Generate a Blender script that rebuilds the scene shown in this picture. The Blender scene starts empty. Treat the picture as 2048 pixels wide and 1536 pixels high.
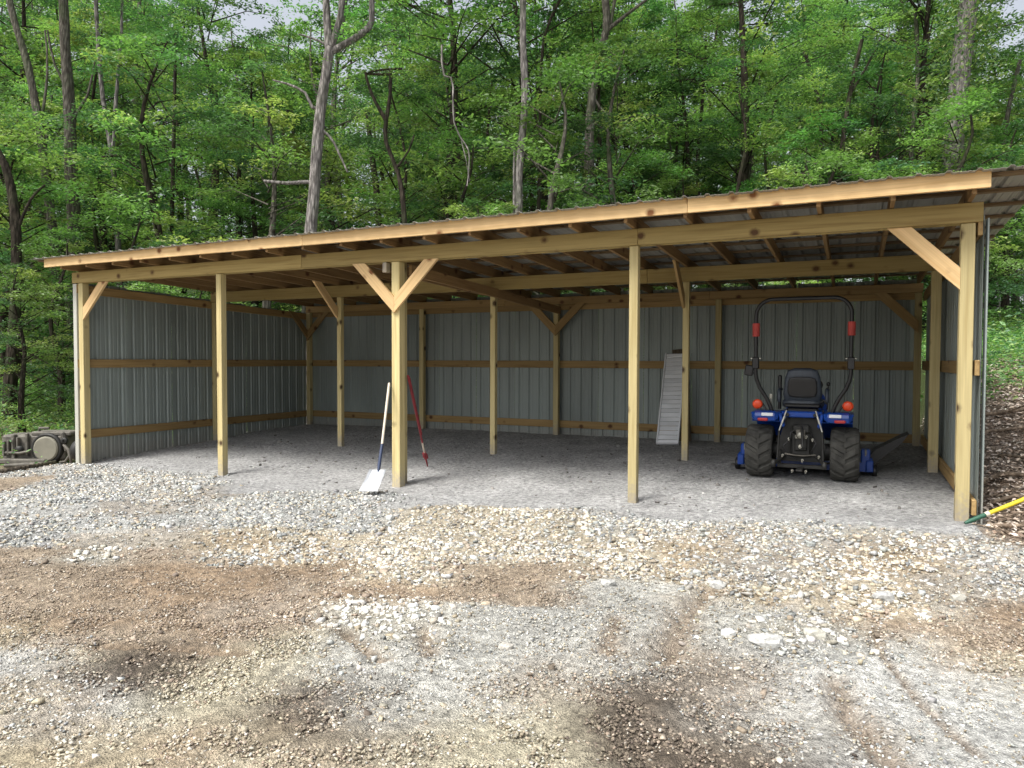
import bpy, bmesh, math, random
import numpy as np
from mathutils import Vector, Matrix, Euler, noise as mnoise
random.seed(7); rng = np.random.default_rng(7)
R = math.radians; PI = math.pi
sc = bpy.context.scene; COL = sc.collection
# ---------------------------------------------------------------- camera
cd = bpy.data.cameras.new('camera'); cam = bpy.data.objects.new('camera', cd); COL.objects.link(cam)
CX, CY, CZ = 11.2973, -7.6101, 1.55
yaw, pit, rol = -.4427, -.03185, .0028
fw = Vector((math.sin(yaw)*math.cos(pit), math.cos(yaw)*math.cos(pit), math.sin(pit)))
r0 = Vector((math.cos(yaw), -math.sin(yaw), 0)); u0 = r0.cross(fw)
rr = r0*math.cos(rol)+u0*math.sin(rol); uu = -r0*math.sin(rol)+u0*math.cos(rol)
m = Matrix((rr, uu, -fw)).transposed().to_4x4(); m.translation = (CX, CY, CZ)
cam.matrix_world = m
cd.sensor_width = 36; cd.lens = 1440.78/2048*36; cd.clip_start = .05; cd.clip_end = 600
sc.camera = cam
# ---------------------------------------------------------------- sky, sun, exposure
SUN_EL, SUN_AZ = 58, 205      # soft high light from behind the camera's left shoulder
w = bpy.data.worlds.new('World'); sc.world = w; w.use_nodes = True
nt = w.node_tree; bg = nt.nodes['Background']
sky = nt.nodes.new('ShaderNodeTexSky'); sky.sky_type = 'NISHITA'; sky.sun_disc = False
sky.sun_elevation = R(SUN_EL); sky.sun_rotation = R(SUN_AZ)
sky.air_density = 1.0; sky.dust_density = 6.0; sky.ozone_density = 1.0; sky.altitude = 200
hs = nt.nodes.new('ShaderNodeHueSaturation'); hs.inputs['Saturation'].default_value = .35
nt.links.new(sky.outputs[0], hs.inputs['Color']); nt.links.new(hs.outputs[0], bg.inputs[0])
bg.inputs[1].default_value = .14
sl = bpy.data.lights.new('sun', 'SUN'); so = bpy.data.objects.new('sun', sl); COL.objects.link(so)
sl.energy = 2.0; sl.angle = R(20); sl.color = (1, .97, .91)
az = R(SUN_AZ); el = R(SUN_EL)
sd = Vector((math.sin(az)*math.cos(el), math.cos(az)*math.cos(el), math.sin(el)))
so.rotation_euler = sd.to_track_quat('Z', 'Y').to_euler(); so.location = sd*60
vs = sc.view_settings; vs.view_transform = 'Standard'; vs.look = 'None'; vs.gamma = 1; vs.use_curve_mapping = False
vs.exposure = 0.88
# ---------------------------------------------------------------- measured data
TREES = [('A',[[-0.36,5.77,3.92],[-0.28,5.87,5.57],[-0.18,5.98,7.34],[-0.07,6.06,8.28],[0.01,6.12,8.93]],0.172,0.125,[([[0.01,6.12,8.93],[-0.05,6.11,9.58],[-0.13,6.13,10.88]],0.106,0.071),([[0.04,6.14,8.93],[0.22,6.25,9.7],[0.3,6.33,10.88]],0.088,0.059),([[0.03,6.13,8.82],[0.43,6.33,9.09],[0.83,6.53,9.41],[0.9,6.58,9.82],[0.85,6.59,10.88]],0.088,0.053),([[-0.15,6.05,9.05],[-0.42,5.93,9.17],[-0.66,5.82,9.25]],0.035,0.018),([[-0.34,5.91,7.52],[-0.51,5.84,7.87],[-0.88,5.67,8.07],[-1.2,5.52,8.16]],0.047,0.018),([[-0.09,6.01,6.96],[0.13,6.1,6.69],[0.43,6.22,5.99]],0.041,0.018),([[-0.45,5.79,5.76],[-0.85,5.6,5.73],[-1.35,5.37,5.78]],0.053,0.035)]),('B',[[-8.36,5.2,0.99],[-8.32,5.35,4.87],[-8.41,5.37,6.68],[-8.51,5.4,8.76],[-8.63,5.4,10.29],[-8.72,5.43,12.37]],0.222,0.125,[([[-8.51,5.41,9.04],[-8.87,5.26,9.73],[-9.08,5.2,10.7]],0.049,0.021),([[-8.47,5.39,8.07],[-8.04,5.62,8.9],[-7.87,5.74,9.87]],0.049,0.021)]),('C',[[-7.67,4.49,3.13],[-7.92,4.46,5.5],[-8.19,4.4,7.61],[-8.52,4.31,9.32],[-8.9,4.17,10.64],[-9.12,4.11,11.82]],0.158,0.079,[([[-8.19,4.4,7.61],[-8.04,4.53,9.06],[-8.12,4.53,10.24]],0.046,0.02)]),('D',[[-5.61,2.07,1.1],[-5.53,2.19,3.32],[-5.59,2.21,4.76],[-5.81,2.15,5.87],[-6.17,2.0,6.42]],0.15,0.089,[([[-5.56,2.21,4.32],[-5.29,2.37,5.1],[-5.0,2.52,5.43]],0.044,0.022)]),('E',[[3.68,8.8,4.07],[3.68,8.88,6.45],[3.77,8.98,8.07],[3.7,9.0,9.57],[3.67,9.05,11.32]],0.119,0.094,[([[3.56,8.84,6.82],[3.57,8.78,4.95]],0.031,0.037)]),('F',[[3.85,13.34,4.95],[3.89,13.44,7.24],[3.9,13.5,8.91],[4.04,13.63,10.59],[4.31,13.79,11.66],[4.18,13.8,13.49]],0.206,0.115,[([[4.31,13.79,11.63],[4.81,14.05,12.09],[5.49,14.39,12.66]],0.076,0.038),([[4.43,13.86,11.89],[4.6,13.99,13.19]],0.069,0.046),([[3.96,13.56,9.68],[4.17,13.64,9.3],[4.52,13.8,8.92]],0.053,0.023)]),('G',[[13.51,14.6,5.04],[13.57,14.69,6.75],[13.63,14.77,8.2],[13.76,14.88,9.78],[13.89,14.99,11.1],[13.96,15.06,12.02]],0.303,0.251,[([[13.86,14.97,10.84],[14.33,15.21,11.23],[14.74,15.41,11.63]],0.079,0.053)]),('H',[[10.79,14.42,5.21],[10.87,14.51,6.74],[10.97,14.61,8.13],[11.14,14.74,9.38],[11.36,14.88,10.49]],0.104,0.056,[([[11.08,14.69,8.96],[11.51,14.93,9.79],[11.81,15.09,10.49]],0.042,0.021)]),('I',[[1.15,7.6,4.07],[1.08,7.61,5.31],[0.95,7.58,6.19],[0.65,7.46,7.0],[0.65,7.48,7.56],[0.73,7.54,8.19],[0.72,7.56,8.81]],0.106,0.044,[([[0.64,7.48,7.56],[0.41,7.38,8.0],[0.23,7.32,8.43],[0.16,7.29,8.75]],0.056,0.031),([[0.16,7.29,8.72],[0.54,7.48,8.82],[0.99,7.69,8.84]],0.037,0.025),([[0.95,7.59,6.44],[1.17,7.7,6.81],[1.28,7.77,7.19]],0.037,0.019)]),('J',[[-3.02,12.3,5.24],[-3.09,12.31,6.23],[-3.18,12.31,7.4],[-3.35,12.27,8.56],[-3.48,12.25,9.9]],0.183,0.083,[]),('K',[[2.14,13.63,4.78],[2.13,13.69,6.69],[2.15,13.76,8.29],[2.11,13.8,10.04],[2.22,13.92,11.96],[2.71,14.2,13.24]],0.096,0.048,[([[2.13,13.76,8.77],[1.85,13.68,10.04],[1.73,13.66,11.16]],0.04,0.024)]),('L',[[-6.73,7.2,4.47],[-6.73,7.3,7.23],[-6.71,7.38,9.42],[-6.71,7.44,11.17]],0.073,0.044,[([[-6.75,7.33,8.55],[-7.17,7.16,9.27],[-7.37,7.08,9.85]],0.029,0.015)]),('M',[[-9.03,7.22,4.6],[-9.24,7.22,7.5],[-9.55,7.15,9.48],[-9.72,7.13,11.31],[-9.83,7.15,13.3]],0.099,0.061,[([[-9.26,7.22,7.65],[-9.19,7.32,9.48],[-9.07,7.45,11.62],[-9.07,7.51,13.3]],0.061,0.038)]),('N',[[10.32,18.67,6.44],[10.19,18.67,8.11],[10.15,18.71,9.94],[9.69,18.56,11.77]],0.108,0.058,[([[10.15,18.71,9.77],[10.35,18.85,11.1]],0.05,0.025)]),('O',[[11.93,21.68,7.4],[11.87,21.72,9.2],[11.79,21.74,10.82],[11.46,21.63,12.08]],0.108,0.054,[([[11.81,21.74,10.73],[12.12,21.92,11.55]],0.063,0.036),([[12.13,21.98,13.17],[11.5,21.64,11.9]],0.045,0.054)]),('P',[[7.95,15.32,6.03],[8.07,15.42,7.25],[8.21,15.51,8.01],[8.16,15.52,8.93],[7.97,15.46,9.84]],0.092,0.046,[]),('Q',[[-8.79,10.67,5.03],[-8.76,10.8,8.32],[-8.85,10.85,10.92]],0.078,0.052,[]),('R',[[-5.82,7.65,5.05],[-6.01,7.62,6.65],[-6.21,7.54,7.31]],0.066,0.036,[([[-6.53,7.36,6.22],[-6.73,7.28,6.94],[-6.95,7.21,7.82]],0.044,0.029)]),('S',[[9.93,14.03,5.63],[9.99,14.11,7.01],[10.08,14.19,8.26]],0.049,0.028,[([[9.96,14.09,6.74],[9.78,14.01,7.15]],0.028,0.014)]),('T',[[-6.19,6.36,4.88],[-6.37,6.33,6.34],[-6.76,6.16,6.89],[-7.2,5.96,7.21],[-7.64,5.75,7.17]],0.069,0.042,[]),('V',[[4.89,20.56,7.24],[4.93,20.64,9.18],[4.98,20.72,10.74]],0.087,0.049,[]),('W',[[-8.12,13.24,6.06],[-8.22,13.29,8.87],[-8.14,13.38,10.37],[-7.79,13.59,11.68]],0.187,0.075,[([[-8.22,13.29,8.87],[-8.69,13.11,9.99],[-8.96,13.01,11.02]],0.075,0.037),([[-8.18,13.33,9.43],[-7.77,13.55,10.18]],0.066,0.037)]),('X',[[-1.35,14.22,5.74],[-1.19,14.39,8.34],[-1.17,14.48,10.6]],0.078,0.043,[]),('Y',[[0.36,13.92,5.58],[0.4,14.01,7.58],[0.15,13.94,8.91],[0.27,14.07,10.91]],0.075,0.042,[]),('Z',[[6.21,18.93,6.12],[6.09,18.96,8.64],[6.21,19.1,10.99],[6.29,19.21,13.15]],0.099,0.054,[]),('AA',[[8.77,17.94,6.44],[8.51,17.89,8.6],[8.86,18.12,10.43]],0.075,0.042,[]),('AB',[[12.99,18.83,6.41],[12.84,18.83,8.32],[12.99,18.98,10.71],[12.88,19.0,12.79]],0.096,0.056,[]),('AC',[[15.62,20.0,4.18],[15.48,20.02,6.73],[15.57,20.15,9.13],[15.94,20.4,11.2]],0.112,0.064,[]),('AD',[[14.62,13.9,1.86],[14.58,13.92,2.86],[14.5,13.91,3.61]],0.031,0.019,[])]
VINE = [[3.19, 5.95, 8.34], [3.21, 5.94, 7.7], [3.38, 6.01, 7.64], [3.41, 6.01, 7.16], [3.44, 6.01, 6.68], [3.58, 6.06, 6.35], [3.72, 6.12, 6.09], [3.75, 6.12, 5.76], [3.72, 6.09, 5.31]]
# runs of (kind, count) along each strip of the yard, then the strip ends
ZRUNS = [([(0, 1), (5, 6), (6, 23), (10, 2)], [(1.44, -1.93), (13.18, 3.89)]),
 ([(5, 12), (6, 18), (10, 2)], [(2.85, -2.74), (12.91, 2.21)]),
 ([(5, 12), (7, 6), (8, 2), (5, 2), (6, 8), (10, 2)], [(3.79, -3.29), (12.73, 1.1)]),
 ([(5, 2), (2, 4), (7, 12), (8, 7), (5, 6), (10, 1)], [(4.54, -3.72), (12.59, 0.21)]),
 ([(0, 2), (9, 2), (0, 2), (8, 2), (7, 14), (8, 2), (5, 2), (8, 4), (5, 1), (10, 1)], [(5.08, -4.03), (12.49, -0.42)]),
 ([(0, 11), (7, 3), (0, 4), (7, 4), (8, 1), (5, 2), (7, 4), (5, 3)], [(5.6, -4.34), (12.39, -1.04)]),
 ([(0, 18), (2, 4), (7, 6), (2, 2), (5, 2)], [(6.1, -4.63), (12.3, -1.63)]),
 ([(0, 10), (9, 4), (2, 10), (5, 1), (7, 4), (2, 1), (0, 2)], [(6.52, -4.87), (12.22, -2.12)]),
 ([(4, 1), (0, 9), (9, 4), (2, 9), (9, 3), (0, 6)], [(6.84, -5.06), (12.16, -2.49)]),
 ([(3, 2), (4, 1), (1, 3), (0, 1), (4, 3), (2, 9), (0, 1), (2, 4), (5, 2), (2, 3), (0, 3)], [(7.16, -5.24), (12.1, -2.85)]),
 ([(3, 2), (1, 4), (4, 4), (2, 7), (0, 1), (2, 4), (0, 2), (3, 5), (0, 2), (4, 1)], [(7.43, -5.4), (12.05, -3.17)]),
 ([(4, 1), (3, 3), (4, 5), (1, 3), (2, 4), (0, 2), (2, 1), (0, 1), (1, 3), (0, 1), (3, 6), (2, 2)], [(7.67, -5.54), (12.0, -3.45)]),
 ([(3, 4), (4, 4), (1, 3), (2, 6), (4, 2), (1, 4), (0, 1), (3, 8)], [(7.88, -5.66), (11.96, -3.69)]),
 ([(4, 4), (0, 3), (4, 1), (1, 4), (2, 2), (4, 5), (1, 4), (2, 4), (0, 1), (3, 4)], [(8.07, -5.77), (11.93, -3.91)]),
 ([(4, 5), (0, 2), (4, 2), (0, 2), (4, 1), (0, 1), (4, 6), (1, 3), (0, 2), (2, 2), (1, 1), (3, 5)], [(8.24, -5.86), (11.89, -4.11)]),
 ([(4, 5), (0, 2), (4, 2), (0, 2), (4, 8), (1, 7), (3, 6)], [(8.38, -5.95), (11.87, -4.27)])]
# ---------------------------------------------------------------- materials
def newmat(name):
    m = bpy.data.materials.new(name); m.use_nodes = True
    n = m.node_tree.nodes; b = n['Principled BSDF']; return m, n, m.node_tree.links, b
def ramp(n, stops):
    r = n.new('ShaderNodeValToRGB'); e = r.color_ramp.elements
    while len(e) > 1: e.remove(e[0])
    e[0].position = stops[0][0]; e[0].color = (*stops[0][1], 1)
    for p, c in stops[1:]:
        x = e.new(p); x.color = (*c, 1)
    return r
def mix(n, l, a, b, f, mode='MIX'):
    x = n.new('ShaderNodeMix'); x.data_type = 'RGBA'; x.blend_type = mode
    for s, v in ((0, f), (6, a), (7, b)):
        if hasattr(v, 'links') or isinstance(v, bpy.types.NodeSocket): l.new(v, x.inputs[s])
        else: x.inputs[s].default_value = v if s == 0 else (*v, 1)
    return x.outputs[2]
def tex(n, l, scale, kind='ShaderNodeTexNoise', sc3=(1, 1, 1), detail=4, off=True, co='Object'):
    tc = n.new('ShaderNodeTexCoord'); mp = n.new('ShaderNodeMapping'); mp.inputs['Scale'].default_value = sc3
    l.new(tc.outputs[co], mp.inputs[0])
    if off:
        oi = n.new('ShaderNodeObjectInfo'); mu = n.new('ShaderNodeMath'); mu.operation = 'MULTIPLY'; mu.inputs[1].default_value = 37.
        l.new(oi.outputs['Random'], mu.inputs[0])
        cb = n.new('ShaderNodeCombineXYZ')
        for i in range(3): l.new(mu.outputs[0], cb.inputs[i])
        l.new(cb.outputs[0], mp.inputs['Location'])
    t = n.new(kind); t.inputs['Scale'].default_value = scale
    if 'Detail' in t.inputs: t.inputs['Detail'].default_value = 0 if kind == 'ShaderNodeTexVoronoi' else detail
    l.new(mp.outputs[0], t.inputs['Vector']); return t
def bump(n, l, b, h, s, d=.01):
    x = n.new('ShaderNodeBump'); x.inputs['Strength'].default_value = s; x.inputs['Distance'].default_value = d
    l.new(h, x.inputs['Height']); l.new(x.outputs[0], b.inputs['Normal'])
def flat(name, col, rough=.5, metal=0., nz=.25, scale=8., spec=.5):
    m, n, l, b = newmat(name)
    t = tex(n, l, scale, detail=6)
    c2 = tuple(c*(1-nz) for c in col); c1 = tuple(min(1, c*(1+nz*.6)) for c in col)
    rp = ramp(n, [(.3, c2), (.7, c1)]); l.new(t.outputs[0], rp.inputs[0]); l.new(rp.outputs[0], b.inputs['Base Color'])
    b.inputs['Roughness'].default_value = rough; b.inputs['Metallic'].default_value = metal
    b.inputs['Specular IOR Level'].default_value = spec
    bump(n, l, b, t.outputs[0], .15, .004)
    return m
def wood(name, ca, cb_, ck, foot=False):
    m, n, l, b = newmat(name)
    g = tex(n, l, 3.2, sc3=(.35, 9, 9), detail=8); g.inputs['Distortion'].default_value = .6
    g2 = tex(n, l, 14, sc3=(.12, 10, 10), detail=6)
    rp = ramp(n, [(.25, cb_), (.5, ca), (.78, tuple(min(1, c*1.18) for c in ca))])
    l.new(g.outputs[0], rp.inputs[0])
    c = mix(n, l, rp.outputs[0], tuple(c*.72 for c in ca), g2.outputs[0]); c.node.inputs[0].default_value = .5
    mr = n.new('ShaderNodeMapRange'); mr.inputs[1].default_value = .45; mr.inputs[2].default_value = .75; mr.inputs[4].default_value = .55
    l.new(g2.outputs[0], mr.inputs[0]); l.new(mr.outputs[0], c.node.inputs[0])
    # knots
    v = tex(n, l, 1.0, 'ShaderNodeTexVoronoi', sc3=(5.2, 6.2, 6.2)); v.feature = 'F1'
    wn = tex(n, l, 30, detail=2); 
    ad = n.new('ShaderNodeMath'); ad.operation = 'MULTIPLY_ADD'; ad.inputs[1].default_value = .12; l.new(wn.outputs[0], ad.inputs[0]); l.new(v.outputs['Distance'], ad.inputs[2])
    # only some of the cells carry a knot
    sp = n.new('ShaderNodeSeparateColor'); l.new(v.outputs['Color'], sp.inputs[0])
    lt = n.new('ShaderNodeMath'); lt.operation = 'LESS_THAN'; lt.inputs[1].default_value = .26; l.new(sp.outputs[0], lt.inputs[0])
    kr = ramp(n, [(.20, (1, 1, 1)), (.28, (.5, .5, .5)), (.40, (0, 0, 0))]); l.new(ad.outputs[0], kr.inputs[0])
    km = n.new('ShaderNodeMath'); km.operation = 'MULTIPLY'; l.new(kr.outputs[0], km.inputs[0]); l.new(lt.outputs[0], km.inputs[1])
    c = mix(n, l, c, ck, km.outputs[0])
    if foot:      # dried splash on the lowest part of the posts
        tc = n.new('ShaderNodeTexCoord'); sx = n.new('ShaderNodeSeparateXYZ'); l.new(tc.outputs['Object'], sx.inputs[0])
        f1 = n.new('ShaderNodeMath'); f1.operation = 'MULTIPLY_ADD'; f1.inputs[1].default_value = .5; l.new(wn.outputs[0], f1.inputs[0]); l.new(sx.outputs[0], f1.inputs[2])
        f2 = n.new('ShaderNodeMapRange'); f2.inputs[1].default_value = .50; f2.inputs[2].default_value = .78; f2.inputs[3].default_value = .75; f2.inputs[4].default_value = 0; l.new(f1.outputs[0], f2.inputs[0])
        c = mix(n, l, c, (.33, .30, .26), f2.outputs[0])
    # each board its own tone
    oi = n.new('ShaderNodeObjectInfo'); hv = n.new('ShaderNodeHueSaturation')
    mv = n.new('ShaderNodeMapRange'); mv.inputs[3].default_value = .8; mv.inputs[4].default_value = 1.15
    l.new(oi.outputs['Random'], mv.inputs[0]); l.new(mv.outputs[0], hv.inputs['Value']); l.new(c, hv.inputs['Color'])
    l.new(hv.outputs[0], b.inputs['Base Color'])
    b.inputs['Roughness'].default_value = .72; b.inputs['Specular IOR Level'].default_value = .3
    bump(n, l, b, g2.outputs[0], .3, .003)
    return m
M = {}
M['treated'] = wood('treated_pine', (.54, .45, .225), (.40, .305, .125), (.07, .04, .018), True)
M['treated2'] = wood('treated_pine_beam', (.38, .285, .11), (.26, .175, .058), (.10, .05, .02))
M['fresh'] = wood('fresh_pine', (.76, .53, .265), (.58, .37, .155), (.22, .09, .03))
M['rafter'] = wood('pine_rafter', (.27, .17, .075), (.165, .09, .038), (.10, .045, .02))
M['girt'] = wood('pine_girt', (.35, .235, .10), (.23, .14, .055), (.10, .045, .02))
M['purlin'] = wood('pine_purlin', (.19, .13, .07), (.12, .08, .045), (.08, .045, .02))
def galv(name, col, rough, metal):
    m, n, l, b = newmat(name)
    t = tex(n, l, 1.6, sc3=(1, 1, .35), detail=7); t2 = tex(n, l, 60, detail=2)
    rp = ramp(n, [(.3, tuple(c*.82 for c in col)), (.7, tuple(c*1.12 for c in col))])
    l.new(t.outputs[0], rp.inputs[0])
    oi = n.new('ShaderNodeObjectInfo'); hv = n.new('ShaderNodeHueSaturation')
    mv = n.new('ShaderNodeMapRange'); mv.inputs[3].default_value = .9; mv.inputs[4].default_value = 1.1
    l.new(oi.outputs['Random'], mv.inputs[0]); l.new(mv.outputs[0], hv.inputs['Value']); l.new(rp.outputs[0], hv.inputs['Color'])
    if name == 'galvanised_wall_sheet':     # dried splash along the foot of the sheets
        tc = n.new('ShaderNodeTexCoord'); sx = n.new('ShaderNodeSeparateXYZ'); l.new(tc.outputs['Object'], sx.inputs[0])
        t4 = tex(n, l, 5, detail=6); f1 = n.new('ShaderNodeMath'); f1.operation = 'MULTIPLY_ADD'; f1.inputs[1].default_value = .45; l.new(t4.outputs[0], f1.inputs[0]); l.new(sx.outputs[2], f1.inputs[2])
        f2 = n.new('ShaderNodeMapRange'); f2.inputs[1].default_value = .5; f2.inputs[2].default_value = .85; f2.inputs[3].default_value = .6; f2.inputs[4].default_value = 0; l.new(f1.outputs[0], f2.inputs[0])
        hvo = mix(n, l, hv.outputs[0], (.30, .28, .245), f2.outputs[0])
    else: hvo = hv.outputs[0]
    l.new(hvo, b.inputs['Base Color'])
    r2 = n.new('ShaderNodeMapRange'); r2.inputs[3].default_value = rough-.08; r2.inputs[4].default_value = rough+.12
    l.new(t.outputs[0], r2.inputs[0]); l.new(r2.outputs[0], b.inputs['Roughness'])
    b.inputs['Metallic'].default_value = metal
    bump(n, l, b, t2.outputs[0], .08, .002)
    return m
M['wallmetal'] = galv('galvanised_wall_sheet', (.265, .305, .29), .42, .15)
M['roofmetal'] = galv('galvanised_roof_sheet', (.33, .33, .305), .5, .15)
M['trim'] = galv('corner_trim_metal', (.50, .50, .44), .5, .1)
M['aluminium'] = galv('brushed_aluminium', (.86, .88, .90), .5, .0)
def attrmat(name, rough=.95, nz=.35, nscale=30, bs=.6, bd=.01, spec=.25, detail=8):
    m, n, l, b = newmat(name)
    a = n.new('ShaderNodeAttribute'); a.attribute_name = 'col'
    t = tex(n, l, nscale, detail=detail, off=False); t2 = tex(n, l, nscale*5, detail=4, off=False)
    mm = n.new('ShaderNodeMapRange'); mm.inputs[1].default_value = .3; mm.inputs[2].default_value = .7; mm.inputs[3].default_value = 1-nz; mm.inputs[4].default_value = 1+nz
    l.new(t.outputs[0], mm.inputs[0])
    m3 = n.new('ShaderNodeMapRange'); m3.inputs[1].default_value = .32; m3.inputs[2].default_value = .68; m3.inputs[3].default_value = 1-nz*.8; m3.inputs[4].default_value = 1+nz*.8
    l.new(t2.outputs[0], m3.inputs[0]); mk = n.new('ShaderNodeMath'); mk.operation = 'MULTIPLY'; l.new(mm.outputs[0], mk.inputs[0]); l.new(m3.outputs[0], mk.inputs[1])
    hv = n.new('ShaderNodeHueSaturation'); l.new(a.outputs['Color'], hv.inputs['Color']); l.new(mk.outputs[0], hv.inputs['Value'])
    l.new(hv.outputs[0], b.inputs['Base Color']); b.inputs['Roughness'].default_value = rough; b.inputs['Specular IOR Level'].default_value = spec
    ad = n.new('ShaderNodeMath'); ad.operation = 'ADD'; l.new(t.outputs[0], ad.inputs[0]); l.new(t2.outputs[0], ad.inputs[1])
    bump(n, l, b, ad.outputs[0], bs, bd)
    return m
M['earth'] = attrmat('earth', nz=.42, nscale=22, bs=1., bd=.03)
M['stone'] = attrmat('crushed_stone', nz=.22, nscale=55, bs=.4, bd=.004, rough=.9)
M['litter'] = attrmat('dead_leaves', nz=.2, nscale=40, bs=.2, bd=.002, rough=.8)
def bark(name, c1, c2, moss=0.):
    m, n, l, b = newmat(name)
    t = tex(n, l, 6, sc3=(3, 3, .7), detail=8, co='Object'); v = tex(n, l, 9, 'ShaderNodeTexVoronoi', sc3=(2.2, 2.2, .5))
    rp = ramp(n, [(.32, c2), (.5, c1), (.72, tuple(c*1.35 for c in c1))]); l.new(t.outputs[0], rp.inputs[0])
    c = mix(n, l, rp.outputs[0], tuple(c*.45 for c in c2), .0)
    vr = ramp(n, [(.0, (0, 0, 0)), (.35, (.55, .55, .55))]); 
    inv = n.new('ShaderNodeMath'); inv.operation = 'SUBTRACT'; inv.inputs[0].default_value = 1.; l.new(v.outputs['Distance'], inv.inputs[1])
    vv = n.new('ShaderNodeMapRange'); vv.inputs[1].default_value = .35; vv.inputs[2].default_value = .75; vv.inputs[3].default_value = .6; vv.inputs[4].default_value = 0
    l.new(inv.outputs[0], vv.inputs[0]); l.new(vv.outputs[0], c.node.inputs[0])
    t3 = tex(n, l, 1.3, detail=4)
    mr = n.new('ShaderNodeMapRange'); mr.inputs[1].default_value = .5; mr.inputs[2].default_value = .68; mr.inputs[4].default_value = moss
    l.new(t3.outputs[0], mr.inputs[0])
    c = mix(n, l, c, (.06, .09, .035), mr.outputs[0])
    l.new(c, b.inputs['Base Color']); b.inputs['Roughness'].default_value = .95; b.inputs['Specular IOR Level'].default_value = .15
    bump(n, l, b, v.outputs['Distance'], .8, .03)
    return m
M['bark_pale'] = bark('bark_pale', (.27, .25, .235), (.10, .09, .085), .25)
M['bark_grey'] = bark('bark_grey', (.15, .14, .115), (.07, .06, .05), .5)
M['bark_dark'] = bark('bark_dark', (.06, .05, .038), (.025, .02, .016), .35)
def leafmat(name, sat=1., trans=.42):
    m, n, l, b = newmat(name)
    a = n.new('ShaderNodeAttribute'); a.attribute_name = 'col'
    oi = n.new('ShaderNodeObjectInfo')
    hv = n.new('ShaderNodeHueSaturation'); l.new(a.outputs['Color'], hv.inputs['Color'])
    sat *= .84
    m1 = n.new('ShaderNodeMapRange'); m1.inputs[3].default_value = .475; m1.inputs[4].default_value = .53; l.new(oi.outputs['Random'], m1.inputs[0]); l.new(m1.outputs[0], hv.inputs['Hue'])
    mu = n.new('ShaderNodeMath'); mu.operation = 'MULTIPLY'; mu.inputs[1].default_value = 7.31; l.new(oi.outputs['Random'], mu.inputs[0])
    fr = n.new('ShaderNodeMath'); fr.operation = 'FRACT'; l.new(mu.outputs[0], fr.inputs[0])
    m2 = n.new('ShaderNodeMapRange'); m2.inputs[3].default_value = .75; m2.inputs[4].default_value = 1.25; l.new(fr.outputs[0], m2.inputs[0]); l.new(m2.outputs[0], hv.inputs['Value'])
    hv.inputs['Saturation'].default_value = sat
    l.new(hv.outputs[0], b.inputs['Base Color']); b.inputs['Roughness'].default_value = .45; b.inputs['Specular IOR Level'].default_value = .4
    tr = n.new('ShaderNodeBsdfTranslucent'); 
    tc = n.new('ShaderNodeMix'); tc.data_type = 'RGBA'; tc.blend_type = 'MULTIPLY'; tc.inputs[0].default_value = 1; tc.inputs[7].default_value = (1.25, 1.55, .7, 1)
    l.new(hv.outputs[0], tc.inputs[6]); l.new(tc.outputs[2], tr.inputs[0])
    mx = n.new('ShaderNodeMixShader'); mx.inputs[0].default_value = trans
    l.new(b.outputs[0], mx.inputs[1]); l.new(tr.outputs[0], mx.inputs[2]); l.new(mx.outputs[0], n['Material Output'].inputs[0])
    return m
M['leaf'] = leafmat('leaf')
M['blue'] = flat('tractor_blue_paint', (.008, .055, .30), .28, .0, .12)
M['black'] = flat('black_paint', (.012, .012, .013), .4, .0, .3)
M['rubber'] = flat('tyre_rubber', (.055, .054, .048), .92, 0, .5, 9)
M['seat'] = flat('seat_vinyl', (.035, .045, .06), .5, 0, .2, 20)
M['orange'] = flat('orange_lens', (.75, .07, .015), .3, 0, .1)
M['maroon'] = flat('faded_red_handle', (.26, .022, .03), .6, 0, .3)
M['red'] = flat('red_paint', (.45, .03, .025), .5, 0, .25)
M['redpad'] = flat('red_pad', (.42, .05, .04), .7, 0, .2)
M['steel'] = flat('worn_steel', (.45, .44, .38), .4, .5, .3, 15)
M['castiron'] = flat('dirty_cast_iron', (.14, .13, .11), .75, .2, .45, 9)
M['castdark'] = flat('greasy_iron', (.02, .02, .018), .6, .1, .5, 9)
M['disc'] = flat('dusty_cover', (.22, .21, .165), .85, 0, .2, 6)
M['scoop'] = flat('pale_scoop', (.42, .44, .46), .4, .3, .3, 9)
M['palewood'] = flat('pale_handle', (.62, .56, .45), .6, 0, .15, 10)
M['navy'] = flat('dark_blue_socket', (.02, .035, .08), .5, 0, .2)
M['yellow'] = flat('yellow_fibreglass', (.72, .56, .035), .35, 0, .2, 12)
M['green'] = flat('green_tip', (.02, .09, .055), .5, 0, .2)
M['whitehighlight'] = flat('white_highlight', (.7, .72, .75), .5, 0, .05)  # white colour for the highlight painted on the fenders
M['darkboard'] = wood('dark_board', (.09, .07, .045), (.05, .035, .025), (.03, .02, .015))
M['log'] = bark('log_bark', (.13, .11, .085), (.06, .05, .04), .3)
M['stick'] = bark('stick_bark', (.27, .21, .155), (.13, .10, .075), 0.)
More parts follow.
